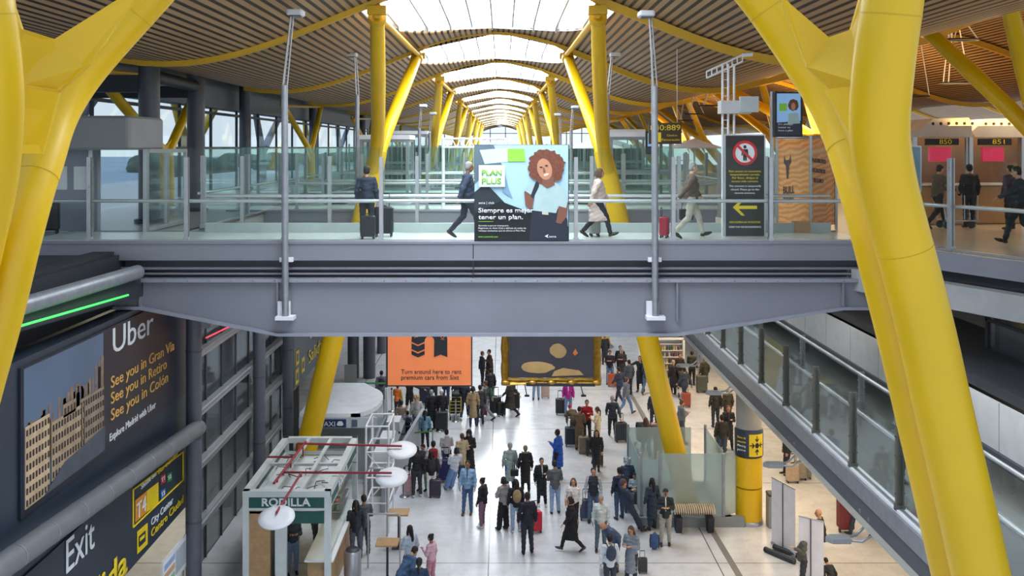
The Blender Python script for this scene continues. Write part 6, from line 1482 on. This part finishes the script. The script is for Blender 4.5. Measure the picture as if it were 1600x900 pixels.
# ---------------------------------------------------------------- luggage
def sc_shell():
    b = B(); b.rbox((0, 0, .39), (.44, .27, .62), .06, 0, 4)
    for i in range(5): x = -.16+i*.08; b.rbox((x, 0, .39), (.03, .285, .54), .012)
    return b.mesh('shell')
def sc_handle():
    b = B(); b.tube([(-.11, .1, .68), (-.11, .1, 1.0), (.11, .1, 1.0), (.11, .1, .68)], .012, 6); b.rbox((0, .1, 1.0), (.2, .03, .03), .01); b.rbox((0, -.02, .715), (.14, .03, .03), .01); return b.mesh('handle')
def sc_wheel(): b = B(); b.tube([(-.015, 0, .035), (.015, 0, .035)], .035, 10); b.box((0, 0, .07), (.04, .04, .03)); return b.mesh('wheel')
SCM = [sc_shell(), sc_handle(), sc_wheel()]
for m_ in SCM: m_.materials.append(None)
def suitcase(p, c, label, rz=0, s=1.0, up=True, name='suitcase', group=None, rough=.4):
    t = thing(name, label, 'suitcase', p, math.radians(rz), group); t.scale = (s, s, s)
    child('shell', SCM[0], cmat('case', c, rough), t)
    h = child('handle', SCM[1], cmat('case', (40, 40, 44), .4), t)
    if not up: h.location.z = -.26
    for x in (-.17, .17):
        for y in (-.09, .09): child('wheel', SCM[2], cmat('case', (24, 24, 26), .5), t, (x, y, 0))
    return t
CASES = [(836, 832, (196, 26, 52), 'red suitcase beside the tall man in black', 20, .95), (638, 772, (206, 160, 164), 'pink suitcase beside the man in the black sweater', 10, .95), (695, 753, (44, 44, 96), 'large navy suitcase behind the woman in flared jeans', 0, 1.2),
 (970, 690, (52, 58, 68), 'dark grey trolley bag pulled by the man in the suit', 10, 1.12), (876, 648, (28, 32, 36), 'black suitcase beside the person in magenta', 0, 1.05), (892, 697, (36, 44, 60), 'dark navy suitcase beside the brown coat', 0, 1.1), (912, 708, (140, 126, 104), 'tan suitcase in front of the brown coat', 0, .95),
 (924, 712, (30, 30, 32), 'black suitcase between the red shirt and the cream outfit', 0, .95), (956, 604, (186, 94, 60), 'burnt orange suitcase near the thin yellow column', 0, .95), (1072, 636, (150, 70, 50), 'red-brown suitcase behind the yellow column', 0, .95),
 (1096, 613, (84, 88, 78), 'grey-green suitcase by the mezzanine edge', 0, 1.2), (1024, 682, (190, 140, 146), 'pink suitcase stacked before the person in navy', 0, .8), (852, 622, (176, 150, 136), 'dusty beige suitcase under the gilded frame', 0, .9),
 (690, 673, (34, 34, 38), 'big black suitcase behind the queue post', 0, 1.2), (774, 648, (28, 30, 36), 'tall black suitcase before the man in the dark brown coat', 0, 1.2), (783, 650, (34, 32, 34), 'smaller black suitcase touching the tall black one', 20, .9), (804, 640, (24, 26, 30), 'black suitcase behind the man in the dark brown coat', 0, 1.1),
 (756, 650, (120, 52, 72), 'magenta bag pulled by the walker in grey-green', 0, .7), (664, 632, (36, 40, 60), 'navy suitcase standing under the orange billboard', 0, 1.2), (1238, 754, (176, 158, 134), 'beige suitcase nearest the third flood lamp', 0, 1.0), (1250, 750, (150, 138, 122), 'grey-beige suitcase beside the beige one', 10, .95), (1258, 748, (122, 116, 106), 'taupe suitcase last of the three by the flood lamp', 0, .95),
 (916, 812, (60, 72, 96), 'blue-grey suitcase behind the man in the navy waistcoat', 0, .95), (1126, 700, (50, 52, 54), 'dark suitcase by the man with the olive backpack', 0, .9), (680, 777, (50, 40, 60), 'dark suitcase with tall handle beside the white trousers', 0, .9), (936, 728, (34, 34, 36), 'small black bag by the walking woman in the black coat', 0, .7), (985, 800, (56, 66, 84), 'blue-grey case with a long handle by the curly-haired person', 0, 1.0), (1004, 895, (60, 60, 64), 'small dark case at the feet of the woman in the grey coat', 0, .6), (948, 920, (180, 186, 190), 'pale case beside the person in white', 0, .9)]
for px, py, c, label, rz, s in CASES: suitcase(F(px, py), c, label, rz, s)
suitcase(D_(600, 23.4), (30, 32, 38), 'taller black suitcase on the bridge', 0, 1.05); suitcase(D_(575, 22.75), (36, 38, 46), 'shorter black suitcase on the bridge before the man in navy', 0, .8, up=False)
suitcase(D_(929, 23.5), (150, 150, 146), 'grey suitcase on the bridge behind the woman in pink', 90, .95); suitcase(V(9.6, 23.2, DZ), (50, 166, 176), 'turquoise suitcase by the bent glass balustrade', 20, 1.15, up=True)
suitcase(D_(1038, 23.1), (150, 26, 50), 'crimson wheeled bag pulled by the old man on the bridge', 70, .72)
suitcase(D_(76, 24.2), (20, 20, 24), 'bulky black wheeled bag standing before the grey lift portal', 15, 1.15, up=False)
# backpacks worn or on the floor
def backpack_mesh():
    b = B(); b.ell((0, 0, 0), (.15, .085, .22), None, 16, 10); b.ell((0, -.07, -.06), (.11, .05, .11), None, 14, 8)
    me = freeze(b, [('REMESH', dict(mode='VOXEL', voxel_size=.014, use_smooth_shade=True)), ('SMOOTH', dict(iterations=2, factor=.5))]); me.materials.clear(); me.materials.append(None); return me
BPM = backpack_mesh()
def straps_mesh():
    b = B()
    for s in (-1, 1): b.tube([(s*.09, .02, .17), (s*.11, .14, .23), (s*.12, .24, .18), (s*.12, .25, -.02), (s*.11, .06, -.16)], .013, 6)
    b.tube([(-.03, 0, .21), (0, 0, .25), (.03, 0, .21)], .01, 6); return b.mesh('strap')
STM = straps_mesh(); STM.materials.append(None)
def backpack(p, rz, c, label, s=1.0, cs=(30, 32, 38)):
    t = thing('backpack', label, 'backpack', p, math.radians(rz)); t.scale = (s, s, s)
    child('bag', BPM, cmat('bag', c, .8), t); child('strap', STM, cmat('bag', cs, .8), t); return t
def worn(px, py, rz, c, label, h=1.7, s=.95):
    p = F(px, py); a = math.radians(rz); z = 1.24*h/1.75; o = .215*h/1.75
    backpack(V(p.x+math.sin(a)*o, p.y-math.cos(a)*o, z), rz, c, label, s)
worn(806, 832, 10, (150, 128, 92), 'beige backpack on the woman in black'); worn(674, 777, 8, (34, 30, 38), 'black backpack on the long-haired woman in white trousers', 1.6); worn(968, 812, 20, (78, 66, 116), 'purple backpack on the person in navy')
worn(953, 930, 4, (52, 62, 80), 'dark blue backpack on the person in white'); worn(637, 694, 10, (44, 54, 72), 'dark backpack on the child in the checked shirt', 1.36, .8); worn(760, 656, 80, (56, 88, 74), 'green backpack on the striding walker'); worn(1128, 720, 0, (40, 40, 34), 'dark olive backpack on the man near the round column', 1.78, 1.15); worn(596, 637, 10, (38, 38, 46), 'black backpack on the person beside the taxi booth')
p = F(1023, 858); backpack(V(p.x, p.y, .24), 170, (64, 92, 134), 'big blue backpack lying on the floor beside the young man in the cap', 1.1)
# handbags and small things
def bag(p, c, label, s=1.0, name='handbag'):
    t = thing(name, label, 'bag', p, 0); b = B(); b.rbox(V(0, 0, 0)+Vector(p), (.28*s, .12*s, .22*s), .04); b.build('body', cmat('bag', c, .7), t)
    b = B(); p = Vector(p); b.tube([p+V(-.09*s, 0, .1*s), p+V(-.06*s, 0, .3*s), p+V(.06*s, 0, .3*s), p+V(.09*s, 0, .1*s)], .01, 6); b.build('strap', cmat('bag', (60, 50, 44), .7), t)
q = F(889, 832); bag((q.x, q.y-.12, 1.0), (196, 164, 132), 'beige handbag held by the woman in the white top'); q = F(716, 770); bag((q.x+.1, q.y, .85), (34, 44, 66), 'navy handbag carried by the woman in flared jeans'); q = F(838, 775); bag((q.x-.75, q.y, .8), (28, 28, 30), 'black handbag beside the fur-hooded parka')
q = D_(1075, 23.05); bag((q.x, q.y+.25, DZ+.55), (30, 30, 34), 'black shopping bag carried by the old man on the bridge', 1.2)
# luggage cart and pram
p = F(712, 655)
t = thing('luggage_cart', 'yellow-framed luggage cart piled with black bags', 'luggage cart', p, 0)
b = B(); fy = cmat('cart', (176, 156, 60), .4)
b.tube([p+V(-.25, -.2, .25), p+V(-.25, -.3, 1.05), p+V(.25, -.3, 1.05), p+V(.25, -.2, .25)], .022, 8)
for k in range(4): b.tube([p+V(-.25, -.22-.02*k, .4+.15*k), p+V(.25, -.22-.02*k, .4+.15*k)], .014, 6)
b.tube([p+V(-.25, -.2, .22), p+V(-.25, .7, .22), p+V(.25, .7, .22), p+V(.25, -.2, .22)], .022, 8); b.build('frame', fy, t)
for x, y in ((-.22, -.15), (.22, -.15), (0, .65)): b = B(); b.tube([p+V(x-.02, y, .1), p+V(x+.02, y, .1)], .1, 12); b.build('wheel', BLACK, t)
for i, (dx, dy, z, s, l) in enumerate(((-.05, .2, .28, 1.0, 'black bag at the bottom of the luggage cart'), (.02, .25, .72, .8, 'black bag on top of the luggage cart'))):
    t2 = thing('travel_bag', l, 'bag', p+V(dx, dy, z), 0); B().rbox(p+V(dx, dy, z+.21), (.5*s, .75*s, .42), .08, 0, 4).build('body', cmat('bag', (30, 30, 32), .7), t2); b = B(); b.tube([p+V(dx-.1, dy, z+.42), p+V(dx, dy, z+.5), p+V(dx+.1, dy, z+.42)], .015, 6); b.build('handle', BLACK, t2)
def pram(p, label):
    t = thing('pram', label, 'pram', p, 0); b = B()
    rings = []
    for k in range(7):
        a = PI*k/6*.9; rings.append([tuple(Vector(p)+V(x, .35*math.cos(a)*.9, .75+.42*math.sin(a))) for x in (-.24, -.12, 0, .12, .24)])
    b.loft(rings, False, False, True); o = b.build('canopy', cmat('pram', (32, 32, 36), .8), t); md = o.modifiers.new('s', 'SOLIDIFY'); md.thickness = .02
    b = B(); b.rbox(Vector(p)+V(0, 0, .62), (.46, .75, .28), .1, 0, 4); b.build('seat', cmat('pram', (44, 44, 50), .8), t)
    b = B()
    for s in (-.22, .22): b.tube([Vector(p)+V(s, .4, .12), Vector(p)+V(s, -.3, .75), Vector(p)+V(s, -.55, 1.0)], .016, 6); b.tube([Vector(p)+V(s, -.4, .12), Vector(p)+V(s, .25, .6)], .016, 6)
    b.tube([Vector(p)+V(-.22, -.55, 1.0), Vector(p)+V(.22, -.55, 1.0)], .02, 8); b.build('frame', ALU, t)
    for x in (-.24, .24):
        for y in (-.4, .4): B().tube([Vector(p)+V(x-.015, y, .12), Vector(p)+V(x+.015, y, .12)], .12, 14).build('wheel', BLACK, t)
pram(F(1004, 706), 'black pram pushed by the woman with long brown hair'); pram(F(1066, 618), 'black pram standing in front of the shop shelves')
# dark red trolley by the mezzanine edge
p = F(1321, 832)
t = thing('trolley_bag', 'dark red mesh shopping trolley by the mezzanine edge', 'trolley', p, 0)
B().rbox(p+V(0, 0, .62), (.46, .4, .95), .06, 0, 4).build('body', mat('dark_red_mesh', (112, 44, 48), .7, 0, .3, 30), t); b = B(); b.tube([p+V(-.2, .2, .2), p+V(-.2, .22, 1.25), p+V(.2, .22, 1.25), p+V(.2, .2, .2)], .016, 6); b.build('handle', ALU, t)
for x in (-.18, .18): B().tube([p+V(x-.02, 0, .07), p+V(x+.02, 0, .07)], .07, 12).build('wheel', BLACK, t)
# cart in the departures hall
p = V(12.2, 25.8, DZ); t = thing('luggage_cart', 'steel luggage cart pushed by the traveller in the olive jacket', 'luggage cart', p, 0); b = B()
b.tube([p+V(-.4, -.25, .25), p+V(-.5, -.25, 1.0), p+V(-.5, .25, 1.0), p+V(-.4, .25, .25)], .02, 8); b.tube([p+V(-.4, -.25, .22), p+V(.5, -.25, .22), p+V(.5, .25, .22), p+V(-.4, .25, .22)], .02, 8)
for x in (-.3, .1, .45): b.tube([p+V(x, -.25, .25), p+V(x, -.25, .9)], .012, 6)
b.build('frame', ALU, t)
for x, y in ((-.35, -.2), (-.35, .2), (.4, 0)): B().tube([p+V(x, y-.02, .1), p+V(x, y+.02, .1)], .1, 12).build('wheel', BLACK, t)
# ---------------------------------------------------------------- lettering and fittings belong to the part they sit on
HOSTS = {'lettering': ('name_board', 'number_board', 'name_band', 'panel', 'board', 'sign_band'), 'lens': ('lamp_head',), 'icon': ('panel', 'name_board'), 'icon_tile': ('panel',), 'photo_window': ('photo_building',),
         'strap': ('tube',), 'eye': ('face',), 'smile': ('face',), 'nose': ('face',), 'counter_top': ('counter',), 'arrow': ('arrow_panel',), 'end_cap': ('body',), 'printed_row': ('board',), 'outline': ('panel',),
         'terminal_tile': ('panel',), 'bus_tile': ('panel',), 'bus_icon': ('panel',), 'car_icon': ('name_board',), 'belt_buckle': ('jeans',), 'disc': ('arm',), 'downlight': ('canopy',), 'bull_mark': ('panel',),
         'arrow_band': ('panel',), 'arrow_chevron': ('panel',), 'painted_shape': ('panel',), 'white_disc': ('panel',), 'red_ring': ('panel',), 'collar': ('shaft',), 'yellow_cladding': ('shaft',), 'lid': ('body',)}
kids = {}
for o in list(S.objects):
    if o.parent is not None and o.parent.type == 'EMPTY': kids.setdefault(o.parent.name, []).append(o)
for pn, ch in kids.items():
    for o in ch:
        base = o.name.split('.')[0]
        if base not in HOSTS or pn.startswith('person'): continue
        for hn in HOSTS[base]:
            c_ = [x for x in ch if x.name.split('.')[0] == hn]
            if c_:
                M_ = world(o); o.parent = c_[0]; o.matrix_parent_inverse = Matrix.Identity(4)
                L_m = world(c_[0]).inverted() @ M_; o.location, q_, o.scale = L_m.decompose()[0], L_m.decompose()[1], L_m.decompose()[2]; o.rotation_euler = q_.to_euler(); break
